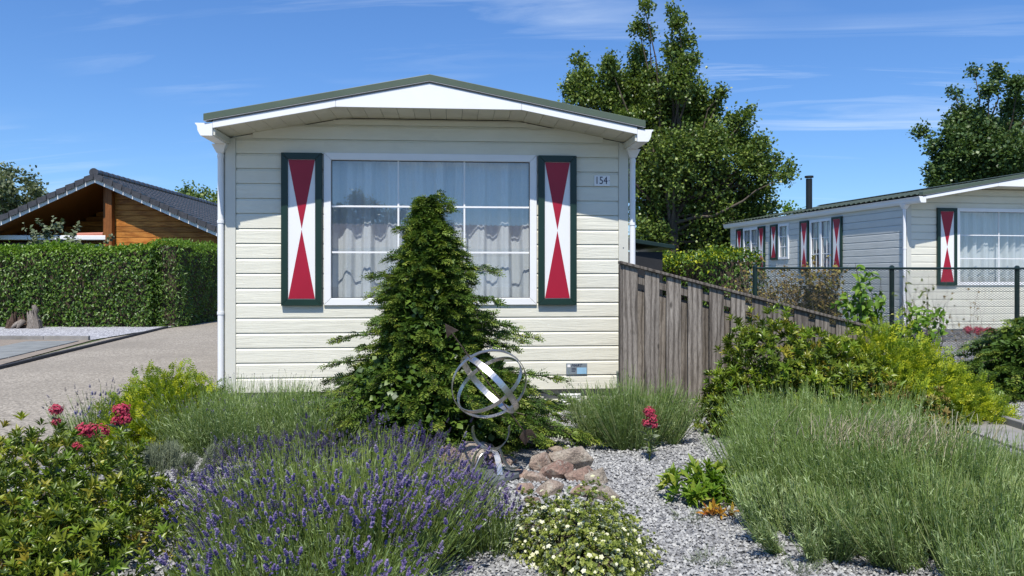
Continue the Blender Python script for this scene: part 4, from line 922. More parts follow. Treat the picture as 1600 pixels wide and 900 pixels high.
def lavender(label, c, rad, h, n, spread, stem_mat, head=None, head_mat=None, nheads=0, part_heads=0, hl=.055, leafmat='leaf_lavender', name='lavender', leaves=10, lean=(0, 0), flat=1.0, bf=.48, lump_=.2, chv=(.72, 1.14), cat='lavender', hr=(.7, 1.05), leaf_l=.04, sr=.0016):
    """dome of thin stems fanning from a woody crown, narrow leaves low on each, flower spikes on some"""
    root = thing(name, label, cat, (c[0], c[1], 0))
    K = max(12, int(rad * rad * bf * 210 * flat)); ca = rng.uniform(0, 2 * np.pi, K); cq = np.sqrt(rng.uniform(0, 1, K)); ch_ = rng.uniform(*chv, K); cc = rng.random(K); cl_ = rng.normal(0, .14, (K, 2))
    k_ = pick(n, K); f_ = rng.uniform(.10, .19) * rad ** .5
    off = rng.normal(0, 1, (n, 2)) * f_ * .42
    q = cq[k_]; a = ca[k_]
    bp_ = np.stack([np.cos(a) * q * rad * bf + off[:, 0] * .55, (np.sin(a) * q * rad * bf) * flat + off[:, 1] * .55, np.zeros(n)], 1)
    tl = np.stack([np.cos(a) * q * spread + lean[0] + cl_[k_, 0] + off[:, 0] * 2.6, np.sin(a) * q * spread + lean[1] + cl_[k_, 1] + off[:, 1] * 2.6, np.ones(n)], 1) + rng.normal(0, .06, (n, 3))
    L = h * ch_[k_] * (rng.uniform(hr[0], hr[1], n) + rng.exponential(.05, n)) * (1 + .12 * q * spread) * (1 - .9 * np.minimum(np.linalg.norm(off, axis=1), .25))
    d = norm(tl); tip = bp_ + d * L[:, None]; srnd = np.clip(cc[k_] * .45 + rng.random(n) * .55, 0, .999)
    mid = (bp_ + tip) / 2 + np.stack([np.cos(a), np.sin(a), -np.ones(n) * .1], 1) * (L * .06 * q)[:, None]
    gm = Mass(); path = np.stack([bp_, mid, tip], 1); gm.tubes(path, sr * 1.2, sr * .7, 0, 3, srnd)
    lm = Mass()
    k = leaves; t = rng.uniform(.08, .88, (n, k, 1)) ** 1.1; pos = ((1 - t) ** 2 * bp_[:, None] + 2 * t * (1 - t) * mid[:, None] + t * t * tip[:, None]).reshape(-1, 3)
    dd = np.repeat(d, k, 0) + rng.normal(0, .42, (n * k, 3)); lm.scatter(T_NARROW, pos, frames(dd, None, .8), leaf_l * rng.uniform(.6, 1.4, n * k), 0, np.clip(np.repeat(cc[k_], k) * .5 + rng.random(n * k) * .5, 0, .999))
    lm.build('leaves', leafmat, root); gm.build('stems', stem_mat, root)
    if nheads:
        idx = np.argsort(-(tip[:, 2] + .36 * np.linalg.norm(tip[:, :2], axis=1) + rng.normal(0, .13, n)))[:nheads]; hd = norm(tip[idx] - mid[idx] + rng.normal(0, .04, (len(idx), 3))); hp_ = tip[idx]
        near = np.argsort(hp_[:, 1] * .6 - hp_[:, 2] + rng.normal(0, .3, len(idx)))
        parts = near[:part_heads]; rest = near[part_heads:]
        mes = []
        for j, pi in enumerate(parts):
            kk = j % len(head)
            if kk >= len(mes):
                mm = Mass(); mm.scatter(head[kk], np.zeros((1, 3)), np.eye(3)[None], 1., 0, np.zeros(1)); o = mm.build('flower_spike', head_mat, root, kind=None); mes.append(o.data)
            else: o = bpy.data.objects.new('flower_spike', mes[kk]); link(o, root)
            F = frames(hd[pi:pi + 1])[0] * hl * rng.uniform(.7, 1.25); p = hp_[pi]
            o.matrix_local = Matrix([[*F[r_], p[r_]] for r_ in range(3)] + [[0, 0, 0, 1]])
        if len(rest):
            hm = Mass(); kk = pick(len(rest), len(head))
            for j in range(len(head)):
                r_ = rest[kk == j]; hm.scatter(head[j], hp_[r_], frames(hd[r_]), hl * rng.uniform(.7, 1.25, len(r_)), 0)
            hm.build('flower_spikes', head_mat, root)
    return root
lavender('large lavender in full violet bloom in the near foreground left of centre', (-0.86, 3.80), .78, .50, 3300, .72, 'stem_lavender', T_SPIKES, 'petal_purple', 1150, 290, .056, lean=(0, .0), leaves=6, flat=.95, bf=.62, hr=(.72, 1.05), chv=(.90, 1.06))
lavender('lavender in violet bloom close behind the big near one beside the stones', (-0.86, 4.55), .44, .40, 900, .6, 'stem_lavender', T_SPIKES, 'petal_purple', 330, 150, .058, leaves=6, hr=(.7, 1.08), chv=(.85, 1.08), bf=.6)
lavender('narrow violet lavender between the big near one and the cream-flowered shrub', (-0.14, 3.86), .24, .25, 380, .45, 'stem_lavender', T_SPIKES, 'petal_purple', 190, 80, .058, leaves=6, hr=(.7, 1.08), lean=(-.05, 0), chv=(.85, 1.1))
lavender('grey-green lavender with faded spikes against the left of the chalet front', (-1.95, 6.12), .85, .50, 4400, .45, 'stem_grass', T_BUDS, 'bud_grey', 460, 120, .034, leaves=11, flat=.6, hr=(.5, 1.05), bf=.72, lump_=.25)
lavender('violet lavender cut by the bottom edge in front of the big near one', (-0.84, 3.24), .68, .36, 1900, .7, 'stem_lavender', T_SPIKES, 'petal_purple', 480, 120, .055, leaves=8, bf=.6, lump_=.1)
lavender('small pale violet lavender at the driveway edge left of the golden shrub', (-3.38, 6.15), .28, .42, 300, .7, 'stem_lavender', T_SPIKES[:2], 'petal_pale', 70, 70, .055, leaves=12, lean=(-.15, 0))
lavender('low silver-grey cushion plant on the gravel near the driveway', (-2.38, 5.35), .34, .20, 1500, .7, 'leaf_grey', None, None, 0, leaves=12, leafmat='leaf_grey', name='cushion_plant', leaf_l=.025, cat='plant', bf=.7)
lavender('tiny grey cushion plant beside the silver-grey one', (-2.05, 5.15), .10, .09, 200, .9, 'leaf_grey', None, None, 0, leaves=10, leafmat='leaf_grey', name='cushion_plant', leaf_l=.02, cat='plant')
lavender('round grey-green lavender at the foot of the wooden fence, red flower in front', (0.98, 6.35), .54, .52, 3200, .42, 'stem_grass', T_BUDS, 'bud_grey', 60, 60, .03, leaves=12, flat=.8, hr=(.5, 1.0), bf=.62, leafmat='leaf_lavender', lump_=.12)
lavender('huge grassy green lavender without flowers filling the near right', (2.10, 4.72), .85, .52, 5200, .42, 'stem_grass', None, None, 0, leaves=10, hr=(.5, 1.1), bf=.72, lean=(-.08, -.05))
lavender('second unflowered lavender, cut by the right edge of the view', (3.05, 4.80), .78, .32, 3200, .40, 'stem_grass', None, None, 0, leaves=10, hr=(.45, 1.05), bf=.8)
lavender('grassy lavender clump rising in front of the tall glossy bush', (2.32, 5.72), .74, .48, 3800, .35, 'stem_grass', None, None, 0, leaves=10, hr=(.55, 1.15), flat=.6, bf=.8)
lavender('sparse grey-green lavender beside the slab path', (3.20, 5.75), .50, .20, 800, .5, 'stem_grass', None, None, 0, leaves=10, hr=(.5, 1.1), leafmat='leaf_grey', bf=.8)
lavender('small unflowered lavender spilling onto the gravel path, low corner of the big green mass', (2.10, 3.90), .58, .40, 2600, .55, 'stem_grass', None, None, 0, leaves=10, hr=(.5, 1.05), lean=(-.12, -.08), bf=.7)
lavender('low front tuft of unflowered lavender at the bottom edge beside the gravel path', (1.58, 3.95), .42, .30, 1500, .5, 'stem_grass', None, None, 0, leaves=14, hr=(.5, 1.05), lean=(-.08, -.05), bf=.7)
lavender('unflowered lavender at the bottom edge in the near right corner', (2.35, 3.45), .60, .34, 2000, .5, 'stem_grass', None, None, 0, leaves=10, hr=(.5, 1.05), bf=.8)
lavender('dense unflowered lavender in the near right corner', (2.75, 4.05), .70, .40, 2600, .45, 'stem_grass', None, None, 0, leaves=10, hr=(.5, 1.05), bf=.75)
# dried stalks lying in the big lavender
m = Mass(); n = 420; base = np.stack([rng.normal(2.35, .26, n), rng.normal(4.7, .16, n), rng.uniform(.28, .44, n)], 1)
d = norm(np.stack([rng.normal(.15, .35, n), rng.normal(-.1, .35, n), rng.uniform(.5, 1.3, n)], 1)); tip = base + d * rng.uniform(.07, .17, n)[:, None]
m.tubes(np.stack([base, (base + tip) / 2 + [0, 0, .015], tip], 1), .003, .0015, 0, 3)
m.build('dry_stalks', 'straw', kind='stuff', label='pale dried stalks standing in the top of the big lavender', cat='dry stalks')

# conical conifer
def conifer(label, base, h, prof, n, size, mat='leaf_conifer', name='conifer', nb=300, droop=.1, extra=(), ymul=1.0):
    root = thing(name, label, 'conifer', base); wood, fol = Mass(), Mass()
    wood.tubes(np.array([[(0, 0, 0), (.01, 0, h * .5), (0, 0, h * .97)]], float), .05, .008, 0, 8)
    zs = [p[0] for p in prof]; rs = [p[1] for p in prof]; rl = [p[2] for p in prof]
    P_, D_, S_ = [], [], []
    golden = 2.39996
    for i in range(nb + len(extra)):
        t = (min(i, nb - 1) + .5) / nb; z = h * (1 - (1 - t) ** .95) * .985; a = i * golden + rng.normal(0, .2)
        w = (1 + math.cos(a)) / 2; r = np.interp(z, zs, rs) * w + np.interp(z, zs, rl) * (1 - w)
        r *= rng.uniform(.62, 1.12) * (1 + .13 * math.sin(3 * a + z * 8) + .08 * math.sin(z * 23 + a))
        if abs(math.sin(a)) > .7: r *= ymul
        if i >= nb: z, a, r = extra[i - nb]
        z0 = z - .12 * r; k = 7; tt = np.linspace(0, 1, k)
        br_ = np.stack([np.cos(a) * r * tt, np.sin(a) * r * tt, z0 + r * (.40 * tt - (.38 + droop * .5) * tt ** 1.8) + rng.uniform(-.02, .06) * tt ** 3], 1)
        br_[:, 2] = np.maximum(br_[:, 2], .03)
        wood.tubes(br_[None], .008, .003, 0, 4)
        ns = max(3, int(n / nb * (0.22 + r * 1.6)))
        s_ = rng.uniform(.35, 1.0, ns) ** .75; p = np.stack([np.interp(s_, tt, br_[:, j]) for j in range(3)], 1)
        tang = norm(np.stack([np.full(ns, math.cos(a)), np.full(ns, math.sin(a)), .45 - (.5 + droop) * s_], 1))
        side = np.array([-math.sin(a), math.cos(a), 0]); sgn = rng.choice([-1, 1], ns) * rng.uniform(.1, .95, ns) * (1.15 - .7 * s_)
        d = norm(tang + side * sgn[:, None] + rng.normal(0, .25, (ns, 3)))
        P_.append(p + rng.normal(0, .012, (ns, 3))); D_.append(d); S_.append(s_)
    P_, D_ = np.concatenate(P_), np.concatenate(D_); n = len(P_); k = pick(n, 3); yg = rng.random(n) < np.where(np.concatenate(S_) > .86, .55, .08)
    for j in range(3):
        for yv in (0, 1):
            q = (k == j) & (yg == yv); fol.scatter(T_TUFTS[j], P_[q], frames(D_[q], None, .45), size * rng.uniform(.65, 1.25, q.sum()), yv)
    # short inner needles fill the body of the tree
    ni = int(n * 2.0); zi = h * rng.random(ni) ** 1.5 * .93; ai = rng.uniform(0, 2 * np.pi, ni); wi = (1 + np.cos(ai)) / 2
    ri = (np.interp(zi, zs, rs) * wi + np.interp(zi, zs, rl) * (1 - wi)) * .70 * rng.random(ni) ** .45
    pi_ = np.stack([np.cos(ai) * ri, np.sin(ai) * ri, zi], 1); di = np.stack([np.cos(ai), np.sin(ai), rng.normal(.1, .5, ni)], 1) + rng.normal(0, .5, (ni, 3))
    fol.scatter(T_TREELEAF, pi_, frames(di, None, .6), .065 * rng.uniform(.6, 1.3, ni), 0)
    wood.build('trunk', 'bark', root, kind=None, smooth=True); fol.build('needles', [mat, 'leaf_conifer_tip'], root); return root
# heights: right and left radius profiles
conifer('dense dark green conical conifer in front of the big window', (-.73, 6.55, 0), 2.08,
        [(0, 1.02, .80), (.2, 1.20, .86), (.42, 1.25, .86), (.60, .98, .84), (.72, .66, .54), (1.02, .56, .45), (1.29, .45, .38), (1.50, .37, .27), (1.75, .22, .17), (1.9, .12, .10), (2.1, .03, .03)], 18500, .078, nb=760,
        extra=[(2.04, 2.9, .10), (2.07, .2, .12), (1.9, 2.6, .2), (1.78, 3.3, .27), (1.6, 3.0, .36), (1.42, 3.4, .5), (1.3, 2.8, .56), (.98, -.25, .95), (.95, .1, .88), (1.02, -.1, .8), (1.95, .25, .24), (2.02, .5, .20), (1.98, -.3, .2), (1.5, -.2, .62), (1.47, .2, .58), (1.25, -.5, .72), (.64, -.15, 1.22), (.5, .05, 1.32), (.92, 2.9, .85), (.72, 3.3, .86)])
# side leader and outlying low branch
conifer('low spreading dark conifer at the right edge beside the slab path', (6.0, 8.7, 0), .95, [(0, .95, .95), (.3, .95, 1.05), (.6, .6, .75), (.95, .1, .15)], 3600, .11, nb=200, name='juniper')

# hedges
def hedge(label, path, h, th, dens, leafs, mat, tpl=T_leaf4(.66, .3, .25), young=None, top_young=.0, name='hedge', bare=0.0, htop=None):
    root = thing(name, label, 'hedge', (path[0][0], path[0][1], 0)); o0 = np.array([path[0][0], path[0][1], 0.]); fol = Mass(); core_ = MB()
    for (a, bb) in zip(path[:-1], path[1:]):
        A, B = np.array([*a, 0.]), np.array([*bb, 0.]); L = np.linalg.norm(B - A); d = (B - A) / L; nn = np.array([d[1], -d[0], 0])
        A2, B2 = A + d * .2, B - d * .2; ca, cb = A2 + nn * (th / 2 - .16) - o0, B2 + nn * (th / 2 - .16) - o0; da, db = A2 - nn * (th / 2 - .16) - o0, B2 - nn * (th / 2 - .16) - o0; hh = h - .07
        core_.add([ca, cb, db, da] + [p + [0, 0, hh] for p in (ca, cb, db, da)], [(0, 1, 2, 3), (4, 5, 6, 7), (0, 1, 5, 4), (1, 2, 6, 5), (2, 3, 7, 6), (3, 0, 4, 7)])
        def surf(n, fn):
            s = rng.uniform(0, L, n); u = rng.uniform(0, 1, n); return fn(s, u, n)
        for sgn in (1, -1):
            n = int(L * h * dens * (1 if sgn == 1 else .5)); s = rng.uniform(0, L, n); z = rng.uniform(0, h, n)
            bmp = .05 * np.sin(s * 3.1 + z * 2) + .04 * np.sin(s * 7.3 - z * 5) + rng.normal(0, .035, n) - .10 * np.clip((z - h + .25) / .25, 0, 1) ** 2
            p = A + d * s[:, None] + nn * (sgn * (th / 2 + bmp))[:, None] + np.array([0, 0, 1.]) * z[:, None] - o0
            dd = nn * sgn * .25 + rng.normal(0, .6, (n, 3)) + [0, 0, -.55]; up = nn * sgn * 1.0 + np.array([0, 0, .5])
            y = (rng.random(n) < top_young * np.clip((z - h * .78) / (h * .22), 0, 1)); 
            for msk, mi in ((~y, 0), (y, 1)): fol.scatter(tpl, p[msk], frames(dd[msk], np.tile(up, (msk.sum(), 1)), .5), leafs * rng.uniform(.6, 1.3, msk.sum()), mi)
        for E_, sg in ((A, -1), (B, 1)):
            n = int(th * h * dens * 1.1); u = rng.uniform(-.5, .5, n); z = rng.uniform(0, h, n); p = E_ + d * (sg * (.03 * np.sin(z * 6 + u * 5) + rng.normal(0, .04, n)) - sg * .12 * (2 * abs(u)) ** 4)[:, None] + nn * (u * th)[:, None] + np.array([0, 0, 1.]) * z[:, None] - o0
            fol.scatter(tpl, p, frames(d * sg * .25 + rng.normal(0, .6, (n, 3)) + [0, 0, -.55], np.tile(d * sg + np.array([0, 0, .5]), (n, 1)), .5), leafs * rng.uniform(.6, 1.3, n), 0)
        n = int(L * th * dens * 1.4); s = rng.uniform(0, L, n); u = rng.uniform(-.5, .5, n)
        zt = h + .04 * np.sin(s * 2.3) + .03 * np.sin(s * 6.1 + u * 4) + rng.normal(0, .035, n) + rng.exponential(.02, n) - .10 * (2 * abs(u)) ** 4
        p = A + d * s[:, None] + nn * (u * th)[:, None] + np.array([0, 0, 1.]) * zt[:, None] - o0
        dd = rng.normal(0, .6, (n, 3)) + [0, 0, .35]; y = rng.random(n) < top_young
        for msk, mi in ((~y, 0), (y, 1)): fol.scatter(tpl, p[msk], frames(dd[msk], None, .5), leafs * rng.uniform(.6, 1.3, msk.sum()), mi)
    core_.build('hedge_core', 'soil', root); fol.build('foliage', [mat, young or mat], root)
    return root
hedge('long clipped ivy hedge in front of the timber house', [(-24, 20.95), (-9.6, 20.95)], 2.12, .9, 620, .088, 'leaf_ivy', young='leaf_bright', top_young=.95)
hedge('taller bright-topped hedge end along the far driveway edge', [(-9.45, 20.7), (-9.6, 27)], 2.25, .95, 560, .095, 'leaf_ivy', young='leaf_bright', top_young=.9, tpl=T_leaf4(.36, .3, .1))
hedge('green and bronze hedge running back behind the wooden fence', [(3.15, 10.6), (2.78, 14.0)], 1.66, .75, 800, .055, 'leaf_ivy', young='leaf_yellowgreen', top_young=.35)
# sparse shrub in front of the timber house
def twiggy(label, c, h, w, n, mat, leaf, tpl, lv, name='young_shrub', woodmat='bark', curve=.2, th=.006, cat='shrub', parts=0, flat=1.0):
    root = thing(name, label, cat, (c[0], c[1], c[2] if len(c) > 2 else 0)); wood, fol = Mass(), Mass()
    a = rng.uniform(0, 2 * np.pi, n); q = np.sqrt(rng.uniform(0, 1, n)); hh = h * rng.uniform(.55, 1.0, n)
    b0 = np.stack([np.cos(a) * q * w * .25, np.sin(a) * q * w * .25 * flat, np.zeros(n)], 1); tip = np.stack([np.cos(a) * q * w, np.sin(a) * q * w * flat, hh], 1)
    mid = (b0 + tip) / 2 + rng.normal(0, curve * w, (n, 3)) * [1, flat, .5]
    k5 = np.linspace(0, 1, 6)[None, :, None]; path = (1 - k5) ** 2 * b0[:, None] + 2 * k5 * (1 - k5) * mid[:, None] + k5 ** 2 * tip[:, None] + rng.normal(0, .012 * h, (n, 6, 3)) * np.linspace(0, 1, 6)[None, :, None]
    wood.tubes(path, th, th * .35, 0, 4)
    # side twigs
    m_ = n * 3; i_ = rng.integers(0, n, m_); t_ = rng.integers(2, 6, m_); s0 = path[i_, t_]; s1 = s0 + norm(rng.normal(0, 1, (m_, 3)) + [0, 0, .4]) * rng.uniform(.06, .16, m_)[:, None] * h * [1, flat, 1]
    wood.tubes(np.stack([s0, (s0 + s1) / 2, s1], 1), th * .5, th * .25, 0, 3)
    if lv:
        i_ = rng.integers(0, n, lv); t = rng.uniform(.25, 1.0, lv); j = np.minimum((t * 5).astype(int), 4); f_ = (t * 5 - j)[:, None]; p = path[i_, j] * (1 - f_) + path[i_, j + 1] * f_
        tw = rng.integers(0, m_, lv // 2); p[:lv // 2] = s0[tw] + (s1[tw] - s0[tw]) * rng.random((lv // 2, 1))
        dd = rng.normal(0, .8, (lv, 3)) + [0, -.2, -.1]; dd[:, 1] *= max(flat, .4)
        order = np.argsort(p[:, 1] - p[:, 2]); pi = order[:parts]; ri = order[parts:]
        fol.scatter(tpl, p[ri], frames(dd[ri], np.tile([0, -.6, 1.], (len(ri), 1)), .4), leaf * rng.uniform(.6, 1.25, len(ri)), 0)
        me = None
        for i in pi:
            if me is None: mm = Mass(); mm.scatter(tpl, np.zeros((1, 3)), np.eye(3)[None], 1., 0, np.zeros(1)); o = mm.build('leaf', mat, root, kind=None); me = o.data
            else: o = bpy.data.objects.new('leaf', me); link(o, root)
            F = frames(dd[i:i + 1], np.array([[0, -.6, 1.]]), .4)[0] * leaf * rng.uniform(.7, 1.25); o.matrix_local = Matrix([[*F[r_], p[i][r_]] for r_ in range(3)] + [[0, 0, 0, 1]])
        if len(ri): fol.build('foliage', mat, root)
    wood.build('stems', woodmat, root); return root
twiggy('thin leggy shrub with pale tips in front of the timber house porch', (-14.0, 23.3), 2.95, .75, 40, 'leaf_willow', .13, T_TREELEAF, 3600, th=.012)
twiggy('smaller leggy shrub beside the first in front of the timber house porch', (-13.0, 23.2), 2.55, .7, 34, 'leaf_willow', .13, T_TREELEAF, 2400, th=.012)
twiggy('tall sapling with big fresh green leaves growing against the mesh fence', (3.98, 8.6), 1.55, .30, 16, 'leaf_bright', .085, T_BROAD, 560, name='sapling', th=.006, parts=200)
twiggy('fresh green sapling sprawling at the fence post', (4.45, 8.5), 1.15, .34, 14, 'leaf_bright', .078, T_BROAD, 480, name='sapling', th=.006, parts=90)
twiggy('dead bare hedge tangled through the left end of the mesh fence', (3.75, 10.35), 1.50, .72, 380, 'leaf_dry', .04, T_ROUND, 5200, name='bare_shrub', woodmat='twig_grey', th=.0045, curve=.25, flat=.4)
twiggy('bronze-leaved shrub standing in the bare hedge on the mesh fence', (4.05, 10.05), 1.52, .26, 80, 'leaf_dry', .045, T_ROUND, 2200, name='bronze_shrub', woodmat='twig_grey', th=.0045, curve=.2, flat=.5)
twiggy('wiry climber with scant bronze leaves beside the middle fence post', (5.25, 9.85), 1.46, .42, 42, 'leaf_laurel', .05, T_BROAD, 210, name='climber', th=.0035, curve=.35, flat=.25, cat='climber', parts=80)
twiggy('thin bare climber stems on the mesh fence below the dark-framed shutter', (5.9, 9.9), 1.35, .45, 16, 'leaf_dry', .03, T_ROUND, 60, name='climber', woodmat='twig_grey', th=.003, curve=.4, flat=.15, cat='climber')

# small leafy plant on the gravel
shrub('leafy_plant', 'small bright green broad-leaved plant on the gravel left of the big lavender', 'plant', (1.15, 4.72), (.22, .18, .20), 120, ROS, .085, 'leaf_bright', 1.0, stems=14, leaf_parts=70, tpl_leaf=T_LAUREL, lobes=[(0, 0, .03, 1.0), (.2, .1, 0, .8)], young=('leaf_laurel_young', .3))
shrub('leafy_plant', 'little plant with yellow and red leaves at the edge of the gravel', 'plant', (1.18, 4.42), (.10, .07, .06), 20, ROS, .06, 'leaf_autumn', 1.0, stems=5, leaf_parts=24, tpl_leaf=T_LAUREL)
shrub('leafy_plant', 'small dark green plant in the shade at the foot of the wooden fence', 'plant', (1.86, 6.65), (.13, .1, .16), 40, ROSB, .07, 'leaf_ivy', .9, stems=8)
# weeds
for (x, y, lab) in ((1.02, 4.35, 'thin weed seedling on the near gravel path'), (.95, 3.72, 'wispy weed patch at the bottom of the gravel path'), (1.35, 3.6, 'wispy weed on the gravel at the bottom edge by the lavender'), (-1.75, 4.75, 'pale weed tuft on the gravel beside the near violet lavender'), (6.0, 7.9, 'small green tuft on the gravel beyond the upright edging')):
    lavender(lab, (x, y), .14, .07, 70, 1.3, 'leaf_grey', leaves=6, leafmat='leaf_grey', name='weed', cat='weed', leaf_l=.02, sr=.0009)

# red valerian
def valerian(label, c, z, r, heads=((0, 0, 0, 1),)):
    root = thing('red_valerian', label, 'flower', (c[0], c[1], 0)); st, fl, lf = Mass(), Mass(), Mass()
    for (dx, dy, dz, s) in heads:
        top = np.array([dx, dy, z + dz]); st.tubes(np.array([[(0, 0, 0), (dx * .4, dy * .4, (z + dz) * .5), top - [0, 0, r * .6]]]), .004, .0025, 0, 5)
        n = int(260 * s); d = sph(n); p = top + d * rng.uniform(.55, 1.05, (n, 1)) * r * s * np.array([1, 1, .8]); p[:, 2] += rng.normal(0, r * .1, n)
        for k in range(3): q = pick(n, 3) == k; fl.scatter(TF5, p[q], frames(norm(d[q] + [0, -.2, .3]), rng.normal(0, 1, (q.sum(), 3))), r * .16 * rng.uniform(.8, 1.3, q.sum()), 0)
        m_ = 14; zz = rng.uniform(.15, .9, m_)[:, None]; p = np.array([[dx, dy, z + dz]]) * zz; a = rng.uniform(0, 6.28, m_); lf.scatter(T_LAUREL, p, frames(np.stack([np.cos(a), np.sin(a), .5 * np.ones(m_)], 1)), .07 * rng.uniform(.6, 1.1, m_), 0)
    st.build('stem', 'stem_lavender', root, kind=None); lf.build('leaves', 'leaf_grey', root); fl.build('flower_head', 'petal_red', root)
valerian('single crimson flower head on a stalk above the near left bush, against the driveway', (-2.85, 4.80), .56, .042, ((0, 0, 0, 1), (0, 0, -.075, .6)))
valerian('broad crimson flower heads just above the right shoulder of the near left bush', (-2.60, 4.75), .44, .052, ((0, 0, 0, 1), (-.05, 0, .0, .9), (.05, .02, -.01, .9), (-.09, 0, -.1, .6)))
valerian('crimson flower head in front of the golden shrub', (-2.62, 5.15), .50, .056, ((0, 0, 0, 1), (.02, 0, -.06, .8), (-.03, 0, -.075, .6)))
valerian('crimson flower head in front of the round lavender by the wooden fence', (1.03, 5.75), .38, .045, ((0, 0, 0, 1), (.02, 0, -.05, .9), (-.02, 0, -.085, .8), (.03, 0, -.1, .6)))
valerian('distant crimson flowers in front of the grey brick plinth', (8.75, 14.4), .36, .10, ((0, 0, 0, 1), (.22, 0, .0, 1), (-.2, 0, .02, .8)))

# dead tree stump at the hedge
m_oldwood('stump_wood', (0.06, .05, .042), (.20, .175, .15), (.42, .38, .34), (14, 14, 3)); m_oldwood('stump_dark', (0.03, .02, .014), (.09, .055, .04), (.20, .14, .10), (14, 14, 3))
ST = thing('tree_stump', 'weathered hollow tree stump on the gravel against the ivy hedge', 'stump', (-12.65, 20.05, 0))
def lump(name, pts_n, dims, loc, root, m, seed, rot=0, bev=.01, **k):
    r = np.random.default_rng(seed); P_ = r.normal(0, 1, (pts_n, 3)); P_ = norm(P_) * r.uniform(.8, 1.1, (pts_n, 1)) * np.array(dims)
    bm = bmesh.new(); [bm.verts.new(p) for p in P_]; bmesh.ops.convex_hull(bm, input=bm.verts)
    loose = [v for v in bm.verts if not v.link_faces]; bmesh.ops.delete(bm, geom=loose, context='VERTS')
    me = bpy.data.meshes.new(name); bm.to_mesh(me); bm.free(); me.materials.append(MATS[m]); o = bpy.data.objects.new(name, me); link(o, root, **k)
    o.location = loc; o.rotation_euler = (r.uniform(-.2, .2), r.uniform(-.2, .2), rot)
    if bev: b_ = o.modifiers.new('edge', 'BEVEL'); b_.width = bev; b_.segments = 2
    return o
for k_ in range(26):
    x_ = -.42 + k_ * .03 + random.uniform(-.03, .03); y_ = random.uniform(-.14, .12); hh = (.30 + .12 * math.sin(k_ * .9)) * random.uniform(.7, 1.15) if x_ < .02 else random.uniform(.34, .55)
    MB().tube([(x_ * 1.15, y_ * 1.3, -.02), (x_ + random.uniform(-.04, .04), y_, hh * .5), (x_ + random.uniform(-.07, .07), y_ + random.uniform(-.04, .04), hh)], [random.uniform(.06, .10), random.uniform(.045, .08), .012], 6).build('root_shard', 'stump_wood' if x_ > .02 else 'stump_dark', ST)
MB().tube([(.16, 0, .4), (.22, 0, .5), (.17, -.02, .62)], [.09, .08, .05], 7).build('root_horn', 'stump_wood', ST, smooth=True)
for k, (x, y, z) in enumerate(((-.4, -.1, .0), (-.3, -.2, .02), (.3, -.2, 0), (-.1, -.28, 0))): MB().tube([(x * .3, y * .3, .2), (x * .8, y * .8, .1), (x, y, z)], [.07, .05, .02], 6).build('root', 'stump_wood', ST, smooth=True)

# ------------------------------------------------------------------ stones around the sundial
def ground_at(x, y, z=0): D_ = (1.4 - z) * 1200 / (y - 430); return ((x - 800) / 1200 * D_, D_)
rocks = [((700, 728), .10, .08, .11, 'tall tan stone at the left end of the ring above the violet lavender'), ((757, 712), .09, .07, .09, 'brownish stone between the pale boulder and the sundial leg'), ((738, 728), .13, .09, .12, 'large pale boulder left of the sundial foot'), ((675, 735), .11, .08, .08, 'pinkish rounded stone half hidden in the violet lavender'), ((845, 730), .085, .08, .08, 'curved brown stone shaded by the sundial right behind its slab'),
         ((892, 730), .15, .11, .105, 'wide pinkish-tan boulder at the right of the sundial'), ((872, 742), .13, .07, .075, 'brown flat-faced wedge stone leaning before the pinkish boulder'), ((905, 745), .11, .07, .06, 'pale veined stone right of the brown wedge'),
         ((838, 748), .08, .04, .04, 'narrow brown stone bar in front of the wedge'), ((935, 752), .09, .07, .06, 'tan stone at the right end of the ring beside the gravel'), ((858, 768), .10, .07, .055, 'rounded tan stone among the cream flowers'), ((822, 765), .07, .05, .04, 'small pale stone below the slate slab'),
         ((832, 782), .05, .045, .035, 'small grey round stone under the rounded tan one'), ((940, 775), .13, .09, .055, 'broad pale stone lying low at the edge of the gravel path'), ((792, 722), .09, .06, .04, 'flat reddish stone under the sundial legs'), ((720, 738), .09, .06, .05, 'tan stone seen through the left of the violet lavender'),
         ((640, 738), .08, .06, .05, 'pale stone farthest left behind the violet lavender'), ((908, 770), .09, .07, .05, 'brown stone low between the cream flowers and the pale broad stone'), ((868, 712), .08, .06, .06, 'reddish stone at the back of the ring behind the wedge'), ((815, 742), .05, .045, .04, 'small brown stone touching the right corner of the slate slab'), ((708, 742), .08, .06, .06, 'brown stone at the left corner of the slate slab'), ((775, 722), .07, .06, .06, 'dark grey stone in the shade behind the sundial')]
for i, (p, rx, ry, rz_, lab) in enumerate(rocks):
    X, Y = ground_at(*p, .04)
    rx, ry, rz_ = rx * 1.12, ry * 1.15, rz_ * 1.22
    lump('stone', 18, (rx, ry, rz_), (X, Y + .03, rz_ * .5 + .01), None, 'rock', 20 + i, random.uniform(-.5, .5), .007, label=lab, cat='stone', group='stones around the sundial')
o = lump('slate_slab', 4, (1, 1, 1), (0, 0, 0), None, 'slate', 1, 0, 0, label='blue-grey slate slab under the sundial', cat='slab'); bpy.data.objects.remove(o)
MB().prism([(-.17, -.08), (-.02, -.24), (.15, -.02), (.11, .15), (-.1, .18), (-.2, .08)], .03, .062, 'z').build('slate_slab', 'slate', None, .004, label='blue-grey slate slab under the sundial', cat='slab').location = (-.10, 5.22, 0)

